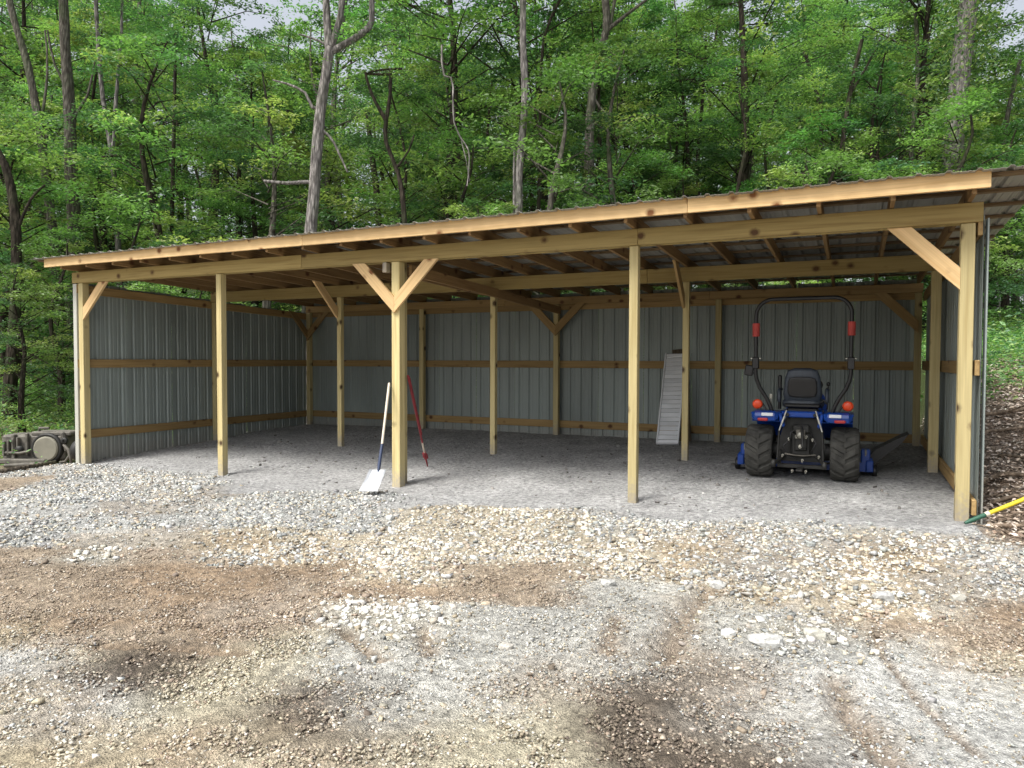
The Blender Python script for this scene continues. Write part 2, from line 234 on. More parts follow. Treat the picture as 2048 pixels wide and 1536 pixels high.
# ---------------------------------------------------------------- mesh tools
def tag(o, label=None, cat=None, group=None, kind=None):
    if label: o['label'] = label
    if cat: o['category'] = cat
    if group: o['group'] = group
    if kind: o['kind'] = kind
    return o
def empty(name, loc=(0, 0, 0), rz=0):
    o = bpy.data.objects.new(name, None); COL.objects.link(o); o.location = loc; o.rotation_euler = (0, 0, rz)
    o.empty_display_size = .2; return o
def link(name, me, parent=None):
    o = bpy.data.objects.new(name, me); COL.objects.link(o)
    if parent: o.parent = parent
    return o
def np_mesh(name, V, F, mat, cols=None, smooth=False):
    """V (n,3); F (m,k) same-size faces"""
    V = np.asarray(V, np.float32); F = np.asarray(F, np.int32); k = F.shape[1]
    me = bpy.data.meshes.new(name); me.vertices.add(len(V)); me.vertices.foreach_set('co', V.ravel())
    me.loops.add(F.size); me.loops.foreach_set('vertex_index', F.ravel())
    me.polygons.add(len(F)); me.polygons.foreach_set('loop_start', np.arange(0, F.size, k, dtype=np.int32))
    me.polygons.foreach_set('loop_total', np.full(len(F), k, np.int32))
    if smooth: me.polygons.foreach_set('use_smooth', np.ones(len(F), bool))
    me.update(calc_edges=True)
    if cols is not None:
        a = me.attributes.new('col', 'FLOAT_COLOR', 'POINT'); c = np.ones((len(V), 4), np.float32); c[:, :3] = cols
        a.data.foreach_set('color', c.ravel())
    me.materials.append(mat); return me
class MB:
    def __init__(s): s.v = []; s.f = []; s.sm = []
    def add(s, vs, fs, smooth=False):
        o = len(s.v); s.v += [tuple(v) for v in vs]; s.f += [tuple(i+o for i in f) for f in fs]; s.sm += [smooth]*len(fs)
    def box(s, c, d, rot=None, ch=0.):
        bm = bmesh.new(); bmesh.ops.create_cube(bm, size=1)
        for v in bm.verts: v.co = Vector((v.co.x*d[0], v.co.y*d[1], v.co.z*d[2]))
        if ch: bmesh.ops.bevel(bm, geom=bm.edges[:], offset=ch, segments=1, affect='EDGES')
        if rot is not None:
            rm = rot if isinstance(rot, Matrix) else Euler(rot).to_matrix()
            for v in bm.verts: v.co = rm @ v.co
        bm.verts.index_update()
        s.add([v.co+Vector(c) for v in bm.verts], [[v.index for v in f.verts] for f in bm.faces]); bm.free(); return s
    def tube(s, pts, rad, n=8, cap=True, smooth=True):
        pts = [Vector(p) for p in pts]
        if not hasattr(rad, '__len__'): rad = [rad]*len(pts)
        vs = []; ref = None
        for i, p in enumerate(pts):
            d = (pts[min(i+1, len(pts)-1)]-pts[max(i-1, 0)]).normalized()
            if ref is None: ref = d.orthogonal().normalized()
            ref = (ref-d*ref.dot(d)).normalized(); b = d.cross(ref)
            for k in range(n):
                a = 2*PI*k/n; vs.append(p+(ref*math.cos(a)+b*math.sin(a))*rad[i])
        fs = [(i*n+k, i*n+(k+1) % n, (i+1)*n+(k+1) % n, (i+1)*n+k) for i in range(len(pts)-1) for k in range(n)]
        s.add(vs, fs, smooth)
        if cap:
            s.add(vs[:n], [tuple(reversed(range(n)))]); s.add(vs[-n:], [tuple(range(n))])
        return s
    def lathe(s, prof, c=(0, 0, 0), axis='X', n=32, smooth=True):
        """prof list of (along axis, radius), closed ends when radius 0"""
        vs = []
        for a, r in prof:
            for k in range(n):
                t = 2*PI*k/n; p = (a, r*math.cos(t), r*math.sin(t))
                if axis == 'Y': p = (p[1], p[0], p[2])
                if axis == 'Z': p = (p[1], p[2], p[0])
                vs.append((p[0]+c[0], p[1]+c[1], p[2]+c[2]))
        fs = [(i*n+k, i*n+(k+1) % n, (i+1)*n+(k+1) % n, (i+1)*n+k) for i in range(len(prof)-1) for k in range(n)]
        s.add(vs, fs, smooth); return s
    def prism(s, poly, y0, y1, fr=lambda a, b, y: (a, y, b)):
        n = len(poly); vs = [fr(a, b, y0) for a, b in poly]+[fr(a, b, y1) for a, b in poly]
        fs = [tuple(range(n)), tuple(range(2*n-1, n-1, -1))]+[(k, k+n, (k+1) % n+n, (k+1) % n) for k in range(n)]
        s.add(vs, fs); return s
    def mesh(s, name, mat):
        me = bpy.data.meshes.new(name); me.from_pydata(s.v, [], s.f); me.validate()
        bm = bmesh.new(); bm.from_mesh(me); bmesh.ops.recalc_face_normals(bm, faces=bm.faces[:]); bm.to_mesh(me); bm.free()
        if len(me.polygons) == len(s.sm): me.polygons.foreach_set('use_smooth', s.sm)
        me.materials.append(mat); return me
    def build(s, name, mat, parent=None): return link(name, s.mesh(name, mat), parent)
def board(name, p0, p1, w, h, mat, parent, roll=0., ch=.004):
    """a squared timber from p0 to p1 along its own x axis, w across, h deep"""
    p0 = Vector(p0); p1 = Vector(p1); d = p1-p0; L = d.length
    b = MB().box((L/2, 0, 0), (L, w, h), ch=ch); o = b.build(name, mat, parent)
    x = d.normalized(); up = Vector((0, 0, 1)) if abs(x.z) < .99 else Vector((0, 1, 0))
    z = (up-x*up.dot(x)).normalized(); y = z.cross(x)
    mt = Matrix((x, y, z)).transposed().to_4x4() @ Matrix.Rotation(roll, 4, 'X'); mt.translation = p0
    o.matrix_basis = mt; return o
def cut_board(name, poly, a, b, y0, y1, mat, parent, plane='XZ', fix=0.):
    """plate cut to a polygon in the XZ (or YZ) plane whose grain runs a->b"""
    a = Vector(a); b = Vector(b); t = math.atan2(b.y-a.y, b.x-a.x); c, s_ = math.cos(t), math.sin(t)
    loc = [((p[0]-a.x)*c+(p[1]-a.y)*s_, -(p[0]-a.x)*s_+(p[1]-a.y)*c) for p in poly]
    o = MB().prism(loc, y0, y1).build(name, mat, parent)
    if plane == 'XZ':
        mt = Matrix(((c, 0, -s_), (0, 1, 0), (s_, 0, c))).to_4x4(); mt.translation = (a.x, 0, a.y)
    else:
        mt = Matrix(((0, 1, 0), (c, 0, -s_), (s_, 0, c))).to_4x4(); mt.translation = (0, a.x, a.y)
    o.matrix_basis = mt; return o
# ---------------------------------------------------------------- ground height
RUTS = [(10.42, -2.55, 10.36, -3.1, .07, .035), (10.36, -3.1, 10.42, -3.75, .09, .04), (11.44, -2.85, 11.46, -3.25, .022, .02), (11.46, -3.25, 11.60, -3.72, .02, .02), (11.60, -3.72, 11.78, -4.2, .02, .02),
        (11.24, -3.7, 11.30, -4.0, .06, .03), (11.30, -4.0, 11.46, -4.4, .07, .03), (8.60, -4.22, 9.02, -4.42, .045, .04), (9.02, -4.0, 9.2, -4.25, .05, .025), (10.0, -3.35, 10.08, -3.8, .05, .02), (6.3, -3.9, 6.9, -3.35, .05, .025), (7.5, -5.0, 8.3, -4.7, .04, .025)]
GX = np.array([0, 3.05, 6.1, 9.15, 12.2]); GY = np.array([0, 2.667, 5.36])
GZ = np.array([[-.153, -.116, -.037, .025, .119], [-.02, .019, .061, .153, .186], [.08, .116, .119, .139, .235]])
def sstep(a, b, x):
    t = np.clip((x-a)/(b-a), 0, 1); return t*t*(3-2*t)
def vnoise(x, y, s, seed=0):
    x = np.asarray(x, float)/s+seed*17.3; y = np.asarray(y, float)/s+seed*9.1
    xi = np.floor(x); yi = np.floor(y); fx = x-xi; fy = y-yi; fx = fx*fx*(3-2*fx); fy = fy*fy*(3-2*fy)
    def h(a, b):
        v = np.sin(a*127.1+b*311.7+seed*74.7)*43758.5453; return v-np.floor(v)
    return (h(xi, yi)*(1-fx)+h(xi+1, yi)*fx)*(1-fy)+(h(xi, yi+1)*(1-fx)+h(xi+1, yi+1)*fx)*fy*1.0
def fbm(x, y, s, o=4, seed=0):
    r = 0; a = 1; t = 0
    for i in range(o):
        r = r+a*vnoise(x, y, s/2**i, seed+i); t += a; a *= .55
    return r/t-.5
def base_h(x, y):
    x = np.asarray(x, float); y = np.asarray(y, float)
    cx = np.clip(x, 0, 12.2); cy = np.clip(y, 0, 5.36)
    i = np.clip(np.searchsorted(GX, cx, side='right')-1, 0, 3); j = np.clip(np.searchsorted(GY, cy, side='right')-1, 0, 1)
    fx = (cx-GX[i])/(GX[i+1]-GX[i]); fy = (cy-GY[j])/(GY[j+1]-GY[j])
    z = (GZ[j, i]*(1-fx)+GZ[j, i+1]*fx)*(1-fy)+(GZ[j+1, i]*(1-fx)+GZ[j+1, i+1]*fx)*fy
    # in front of the pad: falls a little to the yard
    yf = sstep(0, 1, np.clip(-y/2.6, 0, 1)); z = z*(1-yf)+(-.06)*yf
    # right bank
    hr = sstep(12.35, 12.75, x); hill = .13+.19*np.clip(y, 0, 7)+.06*np.clip(y-7, 0, 60)+.25*sstep(12.5, 14.5, x)*sstep(-1.5, 1, y)
    z = z*(1-hr)+np.where(y > -1.5, np.maximum(z, hill), z)*hr*sstep(-1.5, 0, y)+z*hr*(1-sstep(-1.5, 0, y))
    # behind
    bk = np.clip(y-5.75, 0, 80)*(1-hr); z = z+bk*.13
    # left: small drop then a rise
    lf = np.clip(-.15-x, 0, 80); z = z-.14*sstep(0, .7, lf)+.12*np.clip(lf-1.8, 0, 60)*sstep(-2, 1.5, y)*.8
    return z
def ground(x, y):
    z = base_h(x, y)
    x = np.asarray(x, float); y = np.asarray(y, float)
    inside = sstep(-.5, .4, y)*sstep(-.2, .1, x)*(1-sstep(12.1, 12.4, x))*(1-sstep(5.4, 6, y))
    far = sstep(9, 20, np.hypot(x-7, y))
    z = z+(1-inside)*(.09*fbm(x, y, 1.4, 4, 3)+.035*fbm(x, y, .3, 3, 9))*(1+4*far)+inside*.02*fbm(x, y, .35, 3, 5)
    # heaped lip of the stone band
    lip = np.exp(-((y+.9+.35*np.sin(x*.9))/.35)**2)*(x > 3)*(x < 12.3); z = z+.03*lip
    # short ruts and scraped edges
    for (ax_, ay_, bx_, by_, w_, dp) in RUTS:
        t = np.clip(((x-ax_)*(bx_-ax_)+(y-ay_)*(by_-ay_))/((bx_-ax_)**2+(by_-ay_)**2), 0, 1); d2 = (x-ax_-t*(bx_-ax_))**2+(y-ay_-t*(by_-ay_))**2
        z = z-dp*np.exp(-d2/w_**2)+dp*.4*np.exp(-(np.sqrt(d2)-2*w_)**2/w_**2)
    # wheel ruts curving over the yard
    for (a, b_, c_) in ((-3.4, .10, 8.2), (-4.1, .10, 8.4)):
        yy = a+b_*(x-c_)**2; z = z-.022*np.exp(-((y-yy)/.10)**2)*(x > 6.5)
    return z
def rut_mask(x, y):
    m_ = np.zeros(len(x))
    for (ax_, ay_, bx_, by_, w_, dp) in RUTS:
        t = np.clip(((x-ax_)*(bx_-ax_)+(y-ay_)*(by_-ay_))/((bx_-ax_)**2+(by_-ay_)**2), 0, 1); d2 = (x-ax_-t*(bx_-ax_))**2+(y-ay_-t*(by_-ay_))**2
        m_ = np.maximum(m_, np.exp(-d2/(1.3*w_)**2))
    return m_
def gz(x, y): return float(ground(np.array([x]), np.array([y]))[0])
# ---------------------------------------------------------------- ground zones (earth, fines, stones) as laid in the yard
ZKINDS = ['b', 'd', 'g', 'w', 'o', 's', 'p', 't', 'm', 'W', 'l']
ZC = []
for runs, (a, b_) in ZRUNS:
    letters = [ZKINDS[k] for k, n in runs for _ in range(n)]
    for i, ch in enumerate(letters):
        t = i/31; ZC.append((a[0]*(1-t)+b_[0]*t, a[1]*(1-t)+b_[1]*t, ch))
ZCOL = {'b': (.315, .255, .188), 'd': (.145, .118, .09), 'g': (.43, .425, .39), 'w': (.48, .478, .452), 'o': (.42, .385, .285),
        's': (.40, .40, .38), 'p': (.41, .41, .405), 't': (.43, .38, .29), 'm': (.41, .385, .33), 'W': (.40, .385, .33), 'l': (.25, .20, .155)}
ZL = list(ZCOL); zx = np.array([c[0] for c in ZC]); zy = np.array([c[1] for c in ZC]); zk = np.array([ZL.index(c[2]) for c in ZC])
def zone_w(x, y, warp=.14):
    x = np.asarray(x, float); y = np.asarray(y, float)
    wx = x+warp*4*fbm(x, y, .9, 6, 21)+.10*fbm(x, y, .14, 3, 41); wy = y+warp*3.4*fbm(x, y, .7, 6, 33)+.10*fbm(x, y, .14, 3, 47)
    W = np.zeros((len(x), len(ZL)))
    for k in range(0, len(x), 20000):
        sl_ = slice(k, k+20000); d2 = (wx[sl_, None]-zx)**2+((wy[sl_, None]-zy)*1.15)**2
        g = np.exp(-d2/(2*.155**2))+1e-9*np.exp(-d2/8)
        for q in range(len(ZL)): W[sl_, q] = g[:, zk == q].sum(1)
    W /= W.sum(1, keepdims=True)
    pad = sstep(-.78, -.28, y+.95*fbm(x, y, 1.0, 5, 50)+.05-.35*np.exp(-((x-7.3)/.7)**2)+.12*sstep(8.5, 10, x))*(x > -.1)*(x < 12.3)*(y < 5.6)
    pad = pad*np.where(x < 3.2, sstep(-.1, .5, y+.3), 1)
    W = W*(1-pad[:, None]); W[:, ZL.index('p')] += pad
    out = (x < -.2) | (x > 12.45) | (y > 5.6); far = out & ((y > -.4) | (x > 13.2) | (x < -1))
    W[far] = 0; W[far, ZL.index('l')] = 1
    lf_ = (x < -.25) & (y > -1.15+.25*(x+1)); W[lf_] = 0; W[lf_, ZL.index('b')] = 1
    return W
# ---------------------------------------------------------------- ground sheet
def axis_pts(lo, hi, f0, f1, step, g=1.16):
    a = list(np.arange(f0, f1, step)); d = step; x = f0
    while x > lo: d *= g; x -= d; a.insert(0, x)
    d = step; x = a[-1]
    while x < hi: d *= g; x += d; a.append(x)
    return np.array(a)
xs = axis_pts(-70, 80, 1.5, 13.2, .028); ys = np.concatenate([axis_pts(-40, 0, -6.2, -.2, .024)[:], []]); ys = ys[ys < -.2]
ys2 = axis_pts(0, 110, 0, 6, .055); ys2 = ys2[ys2 > -.19]; ys = np.concatenate([ys, ys2])
X, Y = np.meshgrid(xs, ys); xf = X.ravel(); yf = Y.ravel(); zf = ground(xf, yf)
Wz = zone_w(xf, yf); ZM = np.array([ZCOL[k] for k in ZL]); gc = Wz @ ZM
mot = 1+.62*fbm(xf, yf, .5, 5, 61); mot2 = 1+.35*fbm(xf, yf, .06, 3, 71)
gc = gc*(mot*mot2)[:, None]; wd_ = Wz[:, [ZL.index('d')]]; gc = gc*(1-.25*wd_)
# brown stain over greys, grey dust over browns
st = sstep(.06, .22, fbm(xf, yf, 1.1, 5, 81))[:, None]*.45*(1-Wz[:, [ZL.index('p')]]); gc = gc*(1-st)+gc*np.array([.78, .62, .47])*st
du = sstep(.05, .25, fbm(xf, yf, .8, 5, 91))[:, None]*.35*(Wz[:, [ZL.index('b')]]+Wz[:, [ZL.index('d')]]); gc = gc*(1-du)+np.array([.36, .33, .29])*du
rm_ = rut_mask(xf, yf)[:, None]*.75; gc = gc*(1-rm_)+np.array([.25, .185, .125])*rm_
# grass tint far away and on the banks
gr = (sstep(5.5, 8, yf)+sstep(.6, 1.6, -xf)*(yf > -3))*sstep(-.15, .15, fbm(xf, yf, 1.5, 3, 12)+.12); gr = np.clip(gr, 0, 1)[:, None]
gc = gc*(1-gr)+np.array([.07, .095, .03])*gr
# fine relief by zone
rough_ = Wz[:, ZL.index('o')]*.012+Wz[:, ZL.index('d')]*.016+Wz[:, ZL.index('b')]*.008+Wz[:, ZL.index('g')]*.007+Wz[:, ZL.index('w')]*.005+Wz[:, ZL.index('p')]*.006+Wz[:, ZL.index('s')]*.01+Wz[:, ZL.index('t')]*.01
zf = zf+rough_*4.0*(fbm(xf, yf, .11, 4, 101)+.5*np.maximum(fbm(xf, yf, .055, 2, 131), 0))
# tread ribs pressed in the pale fines
gw = Wz[:, ZL.index('g')]+Wz[:, ZL.index('w')]
ph = (yf*math.cos(.25)+xf*math.sin(.25))*2*PI/.085+5*fbm(xf, yf, 1.1, 3, 111)
zf = zf+gw*.008*np.sin(ph)*sstep(-.12, .1, fbm(xf, yf, .9, 3, 121))
nx, ny = len(xs), len(ys); idx = np.arange(nx*ny).reshape(ny, nx)
F = np.stack([idx[:-1, :-1], idx[:-1, 1:], idx[1:, 1:], idx[1:, :-1]], -1).reshape(-1, 4)
go = link('ground', np_mesh('ground', np.stack([xf, yf, zf], 1), F, M['earth'], gc, True)); tag(go, 'bare yard of brown dirt, grey fines and gravel rising into the woods', kind='structure')
print('ground verts', nx*ny)
# ---------------------------------------------------------------- loose stones (nobody could count them)
t_ = (1+5**.5)/2
ICO = np.array([(-1, t_, 0), (1, t_, 0), (-1, -t_, 0), (1, -t_, 0), (0, -1, t_), (0, 1, t_), (0, -1, -t_), (0, 1, -t_), (t_, 0, -1), (t_, 0, 1), (-t_, 0, -1), (-t_, 0, 1)])/math.hypot(1, t_)
ICF = np.array([(0, 11, 5), (0, 5, 1), (0, 1, 7), (0, 7, 10), (0, 10, 11), (1, 5, 9), (5, 11, 4), (11, 10, 2), (10, 7, 6), (7, 1, 8), (3, 9, 4), (3, 4, 2), (3, 2, 6), (3, 6, 8), (3, 8, 9), (4, 9, 5), (2, 4, 11), (6, 2, 10), (8, 6, 7), (9, 8, 1)])
CUB = np.array([(x, y, z) for x in (-1, 1) for y in (-1, 1) for z in (-1, 1)])/1.5
CUF = np.array([(0, 1, 3, 2), (4, 6, 7, 5), (0, 4, 5, 1), (2, 3, 7, 6), (0, 2, 6, 4), (1, 5, 7, 3)])
CUF = np.concatenate([CUF[:, (0, 1, 2)], CUF[:, (0, 2, 3)]])
def stones(xy, size, cols, sink=.25):
    n = len(xy); V = CUB[None]*(1+rng.uniform(-.5, .38, (n, 8, 1)))+rng.uniform(-.16, .16, (n, 8, 3))
    sx = rng.uniform(.65, 1.4, (n, 1, 3)); sx[:, :, 2] *= .62; V = V*sx*size[:, None, None]*.5
    a = rng.uniform(0, 2*PI, n); b = rng.normal(0, .35, n); ca, sa, cb, sb = np.cos(a), np.sin(a), np.cos(b), np.sin(b)
    y = V[:, :, 1]*cb[:, None]-V[:, :, 2]*sb[:, None]; z = V[:, :, 1]*sb[:, None]+V[:, :, 2]*cb[:, None]; x = V[:, :, 0]
    V = np.stack([x*ca[:, None]-y*sa[:, None], x*sa[:, None]+y*ca[:, None], z], -1)
    zz = ground(xy[:, 0], xy[:, 1])+size*.5*.62*(1-2*sink)
    V[:, :, 0] += xy[:, 0, None]; V[:, :, 1] += xy[:, 1, None]; V[:, :, 2] += zz[:, None]
    F = (CUF[None]+(np.arange(n)*8)[:, None, None]).reshape(-1, 3)
    return V.reshape(-1, 3), F, np.repeat(cols, 8, 0)
def palette(n, cols, jit=.22):
    c = np.array(cols)[rng.integers(0, len(cols), n)]; return np.clip(c*(1+rng.normal(0, jit, (n, 1)))*(1+rng.normal(0, .012, (n, 3))), .02, .85)
GREY = [(.40, .41, .395), (.31, .32, .315), (.50, .505, .49), (.22, .228, .225), (.37, .38, .355)]
TAN = [(.48, .435, .34), (.42, .36, .265), (.54, .51, .43), (.46, .415, .325), (.34, .29, .23), (.46, .455, .425), (.30, .29, .27), (.50, .48, .43)]
WHITE = [(.58, .57, .53), (.50, .49, .44), (.62, .61, .58), (.40, .37, .31)]
BROWN = [(.31, .25, .195), (.36, .30, .235), (.22, .18, .14), (.42, .385, .33), (.27, .215, .165)]
OLIVE = [(.36, .32, .24), (.30, .26, .19), (.41, .385, .32), (.25, .21, .155), (.46, .44, .385)]
# density per square metre in each zone:  big, mid, small
DENS = {'s': (14, 700, 1700, GREY+GREY+GREY+TAN), 't': (55, 600, 1400, TAN+TAN+GREY), 'm': (45, 560, 1400, TAN+GREY+GREY), 'W': (120, 600, 700, WHITE), 'g': (.5, 16, 900, GREY+OLIVE+OLIVE),
        'w': (.2, 6, 550, GREY+OLIVE), 'o': (.3, 36, 2600, OLIVE), 'b': (.2, 22, 2000, BROWN), 'd': (.3, 60, 2600, BROWN+[(.13, .105, .085)]*8), 'p': (0, 3, 60, GREY), 'l': (2, 12, 30, BROWN)}
def inview(x, y):
    dx, dy = x-CX, y-CY; f = dx*fw.x+dy*fw.y; r = dx*r0.x+dy*r0.y
    return (f > 2.4) & (np.abs(r) < f*.74+.5)
GV, GF, GCl = [], [], []; nv = 0
LUMP = {'b': 1000, 'd': 1700, 'o': 1000, 'g': 260, 'w': 90, 's': 300, 't': 300, 'm': 300, 'W': 300, 'p': 60, 'l': 200}
for lev, (smin, smax) in enumerate(((.038, .07), (.020, .044), (.008, .018), (.008, .024))):
    N = {0: 9000, 1: 60000, 2: 150000, 3: 110000}[lev]; area = 14.2*7.0
    x = rng.uniform(-1, 13.2, N*2); y = rng.uniform(-6.4, .6, N*2); k = inview(x, y); x, y = x[k], y[k]
    dens = np.array([DENS[c][lev] if lev < 3 else LUMP[c] for c in ZL], float)
    Wp = zone_w(x, y, .14); want = Wp @ dens*np.clip(1+(2.6 if lev < 2 else 1.4)*fbm(x, y, .55, 4, 200+lev)+(1.6 if lev < 2 else .5)*fbm(x, y, 1.6, 2, 300+lev), .04, 2.2); have = N*2/area
    # far small stones would not show: thin them
    dist = np.hypot(x-CX, y-CY)
    if lev >= 2: want *= np.clip((9.5-dist)/5.2, .0, 1.)*(1+.5*(dist < 5.2))
    keep = rng.uniform(0, 1, len(x)) < want/have; x, y, Wp = x[keep], y[keep], Wp[keep]
    cum = Wp.cumsum(1); u = rng.uniform(0, 1, (len(x), 1)); zi = (u > cum).sum(1).clip(0, len(ZL)-1)
    c = np.zeros((len(x), 3))
    for q, ch in enumerate(ZL):
        s_ = zi == q
        if s_.any(): c[s_] = palette(int(s_.sum()), DENS[ch][3])
    if lev == 3: c = (Wp @ ZM)*np.clip(rng.normal(.92, .2, (len(x), 1)), .5, 1.5)
    size = smin+(smax-smin)*rng.uniform(0, 1, len(x))**1.7; c = c*1.08
    c = c*(1+.5*fbm(x, y, .9, 3, 400))[:, None]
    V, F, C = stones(np.stack([x, y], 1), size, c, .27 if lev < 2 else .15 if lev == 2 else .35)
    GV.append(V); GF.append(F+nv); GCl.append(C); nv += len(V); print('stones', lev, len(x), 'have', have)
o = link('gravel', np_mesh('gravel', np.concatenate(GV), np.concatenate(GF), M['stone'], np.concatenate(GCl)))
tag(o, 'crushed grey and tan gravel scattered over the yard in front of the shed', 'gravel', kind='stuff')
# larger stones that stand out
def big_stone(x, y, size, col, flatn, label, seed):
    r = random.Random(seed); bm = bmesh.new(); bmesh.ops.create_icosphere(bm, subdivisions=2, radius=.5)
    q = Vector((r.random()*9, r.random()*9, 3))
    for v in bm.verts:
        d = v.co.normalized(); k = 1+.5*mnoise.noise(d*1.3+q)+.12*mnoise.noise(d*4+q); v.co = d*.5*k
        v.co.x *= size[0]; v.co.y *= size[1]; v.co.z *= size[2]
        for ax in (0, 1, 2):      # a few flat cleaved faces
            lim = size[ax]*.42
            if abs(v.co[ax]) > lim: v.co[ax] = math.copysign(lim, v.co[ax])
    me = bpy.data.meshes.new('stone'); bm.to_mesh(me); bm.free()
    a = me.attributes.new('col', 'FLOAT_COLOR', 'POINT')
    for d in a.data: d.color = (*col, 1)
    me.materials.append(M['stone']); o = link('stone', me); o.location = (x, y, gz(x, y)+size[2]*.22); o.rotation_euler = (0, 0, r.random()*.8-.4)
    tag(o, label, 'stone', 'larger stones lying in the yard'); return o
BIG = [(10.87, -3.33, (.23, .10, .075), (.42, .42, .40), 'long white stone lying in the pale fines in front of the tractor'),
       (10.66, -3.30, (.10, .08, .06), (.50, .50, .48), 'small grey white stone touching the left end of the long white stone'),
       (11.12, -3.10, (.15, .09, .07), (.40, .39, .34), 'cream stone just right of and behind the long white stone'),
       (11.95, -2.05, (.11, .08, .07), (.38, .37, .33), 'cream stone at the right edge of the tan stones before the brown dirt'),
       (11.50, -2.22, (.16, .10, .08), (.36, .36, .35), 'pale grey angular stone at the lower edge of the tan stones'),
       (10.45, -2.42, (.13, .09, .07), (.40, .40, .38), 'white rounded stone at the edge of the tan stones left of the tractor line'),
       (9.75, -2.75, (.12, .09, .07), (.38, .38, .36), 'light stone alone beyond the tan stone band below the middle right post'),
       (9.55, -4.0, (.10, .07, .055), (.40, .38, .34), 'small cream stone beside the short brown rut in the grey fines'),
       (7.05, -1.55, (.10, .09, .07), (.52, .53, .52), 'square grey stone among tan stones below the middle brace post'),
       (3.9, -1.2, (.13, .10, .08), (.40, .42, .42), 'dark grey stone at the lower edge of the grey stones on the left')]
for i, (x, y, s_, c, lb) in enumerate(BIG): big_stone(x, y, s_, c, 0, lb, i+11)
# dark clods on the pad
CV, CF, CC = [], [], []
xy = np.stack([rng.uniform(.3, 12, 260), rng.uniform(-.3, 4.6, 260)], 1)
V, F, C = stones(xy, rng.uniform(.015, .05, 260)*rng.uniform(.5, 1, 260)+.01, palette(260, [(.13, .12, .11), (.2, .19, .17), (.28, .27, .25)]), .25)
o = link('clods', np_mesh('clods', V, F, M['stone'], C)); tag(o, 'dark crumbs of damp earth dotted over the grey floor of the shed', 'earth clods', kind='stuff')
# ---------------------------------------------------------------- the shed
S = 3.05; D2, D3 = 2.667, 5.36
zr = lambda y: 2.965-.034*y            # underside of the rafters
shed = empty('open_shed', (6.1, 0, 0)); shed.location = (0, 0, 0)
tag(shed, 'long open fronted pole shed of new pine with grey ribbed metal walls and roof', 'shed')
def post(x, y, a, top, mat='treated'):
    b = gz(x, y)-.25
    return board('post', (x, y, b), (x, y, top), a, a, M[mat], shed, roll=0, ch=.005)
for i, a in enumerate((.11, .10, .12, .095, .11)):
    post(i*S, 0, a, 2.788)
post(2*S-.055, .16, .10, zr(.16)-.003)            # second stick behind the middle post
for i, a in enumerate((.10, .088, .088, .088, .11)):
    post(i*S, D2, a, zr(D2)-.205)
for i in range(5): post(i*S, D3, .10, zr(D3)-.145)
# front beam: two plies, each of three lengths
for y in (-.038, .038):
    cuts = [-.18, 4.6, 9.2, 12.31] if y < 0 else [-.18, 3.1, 7.7, 12.31]
    for a, b in zip(cuts[:-1], cuts[1:]):
        board('front_beam', (a+.002, y, 2.876), (b-.002, y, 2.876), .074, .173, M['treated2'], shed)
for a, b in ((-.05, 4.0), (4.0, 8.6), (8.6, 12.26)):
    board('middle_beam', (a+.002, D2-.038, zr(D2)-.102), (b-.002, D2-.038, zr(D2)-.102), .07, .2, M['treated2'], shed)
for a, b in ((-.05, 5.0), (5.0, 9.0), (9.0, 12.26)):
    board('back_beam', (a+.002, D3-.02, zr(D3)-.072), (b-.002, D3-.02, zr(D3)-.072), .09, .14, M['girt'], shed)
# tie beam from the middle post to the back wall
board('tie_beam', (2*S+.10, .12, 2.70), (2*S+.10, D3-.08, 2.52), .04, .14, M['rafter'], shed)
board('tie_beam', (2*S-.13, .12, 2.72), (2*S-.13, D2-.08, 2.66), .04, .14, M['rafter'], shed)
# rafters
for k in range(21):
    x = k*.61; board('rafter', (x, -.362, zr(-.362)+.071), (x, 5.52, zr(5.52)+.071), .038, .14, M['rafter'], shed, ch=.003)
# fascia boards
for a, b in ((-.36, 4.91), (4.91, 9.79), (9.79, 12.315)):
    board('fascia_board', (a+.0015, -.385, 3.092), (b-.0015, -.385, 3.092), .038, .148, M['fresh'], shed, ch=.003)
# purlins
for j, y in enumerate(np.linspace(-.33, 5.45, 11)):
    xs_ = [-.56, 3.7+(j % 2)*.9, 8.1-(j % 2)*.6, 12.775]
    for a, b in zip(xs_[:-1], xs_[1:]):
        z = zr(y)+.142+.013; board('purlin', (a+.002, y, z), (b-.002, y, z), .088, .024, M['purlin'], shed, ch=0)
def rib_panel(L, wd, n_ribs, th=.0015, rib=.019, overlap=0):
    """profile across u (0..wd), height v; returns MB with sheet running along w (0..L)"""
    P = [(0., 0.)]; sp = wd/n_ribs
    for k in range(n_ribs):
        c = sp*(k+.5)
        P += [(c-.030, 0), (c-.012, rib), (c+.012, rib), (c+.030, 0)]
        for q in (.32, .68):
            cc = sp*(k+.5)+sp*q
            if cc < wd-.01: P += [(cc-.012, 0), (cc-.006, rib*.18), (cc+.006, rib*.18), (cc+.012, 0)]
    P.append((wd+overlap, 0)); P = sorted(set(P)); return P
def sheet(P, L, place, th=.0016):
    n = len(P); vs = []
    for w_ in (0, L):
        for d in (0, -th):
            for u, v in P: vs.append(place(u, v+d, w_))
    fs = []
    A, B, C, Dd = 0, n, 2*n, 3*n
    for i in range(n-1):
        fs.append((A+i, A+i+1, C+i+1, C+i)); fs.append((B+i, Dd+i, Dd+i+1, B+i+1))
        fs.append((A+i, B+i, B+i+1, A+i+1)); fs.append((C+i, C+i+1, Dd+i+1, Dd+i))
    fs.append((A, C, Dd, B)); fs.append((A+n-1, B+n-1, Dd+n-1, C+n-1))
    mb = MB(); mb.add(vs, fs); return mb
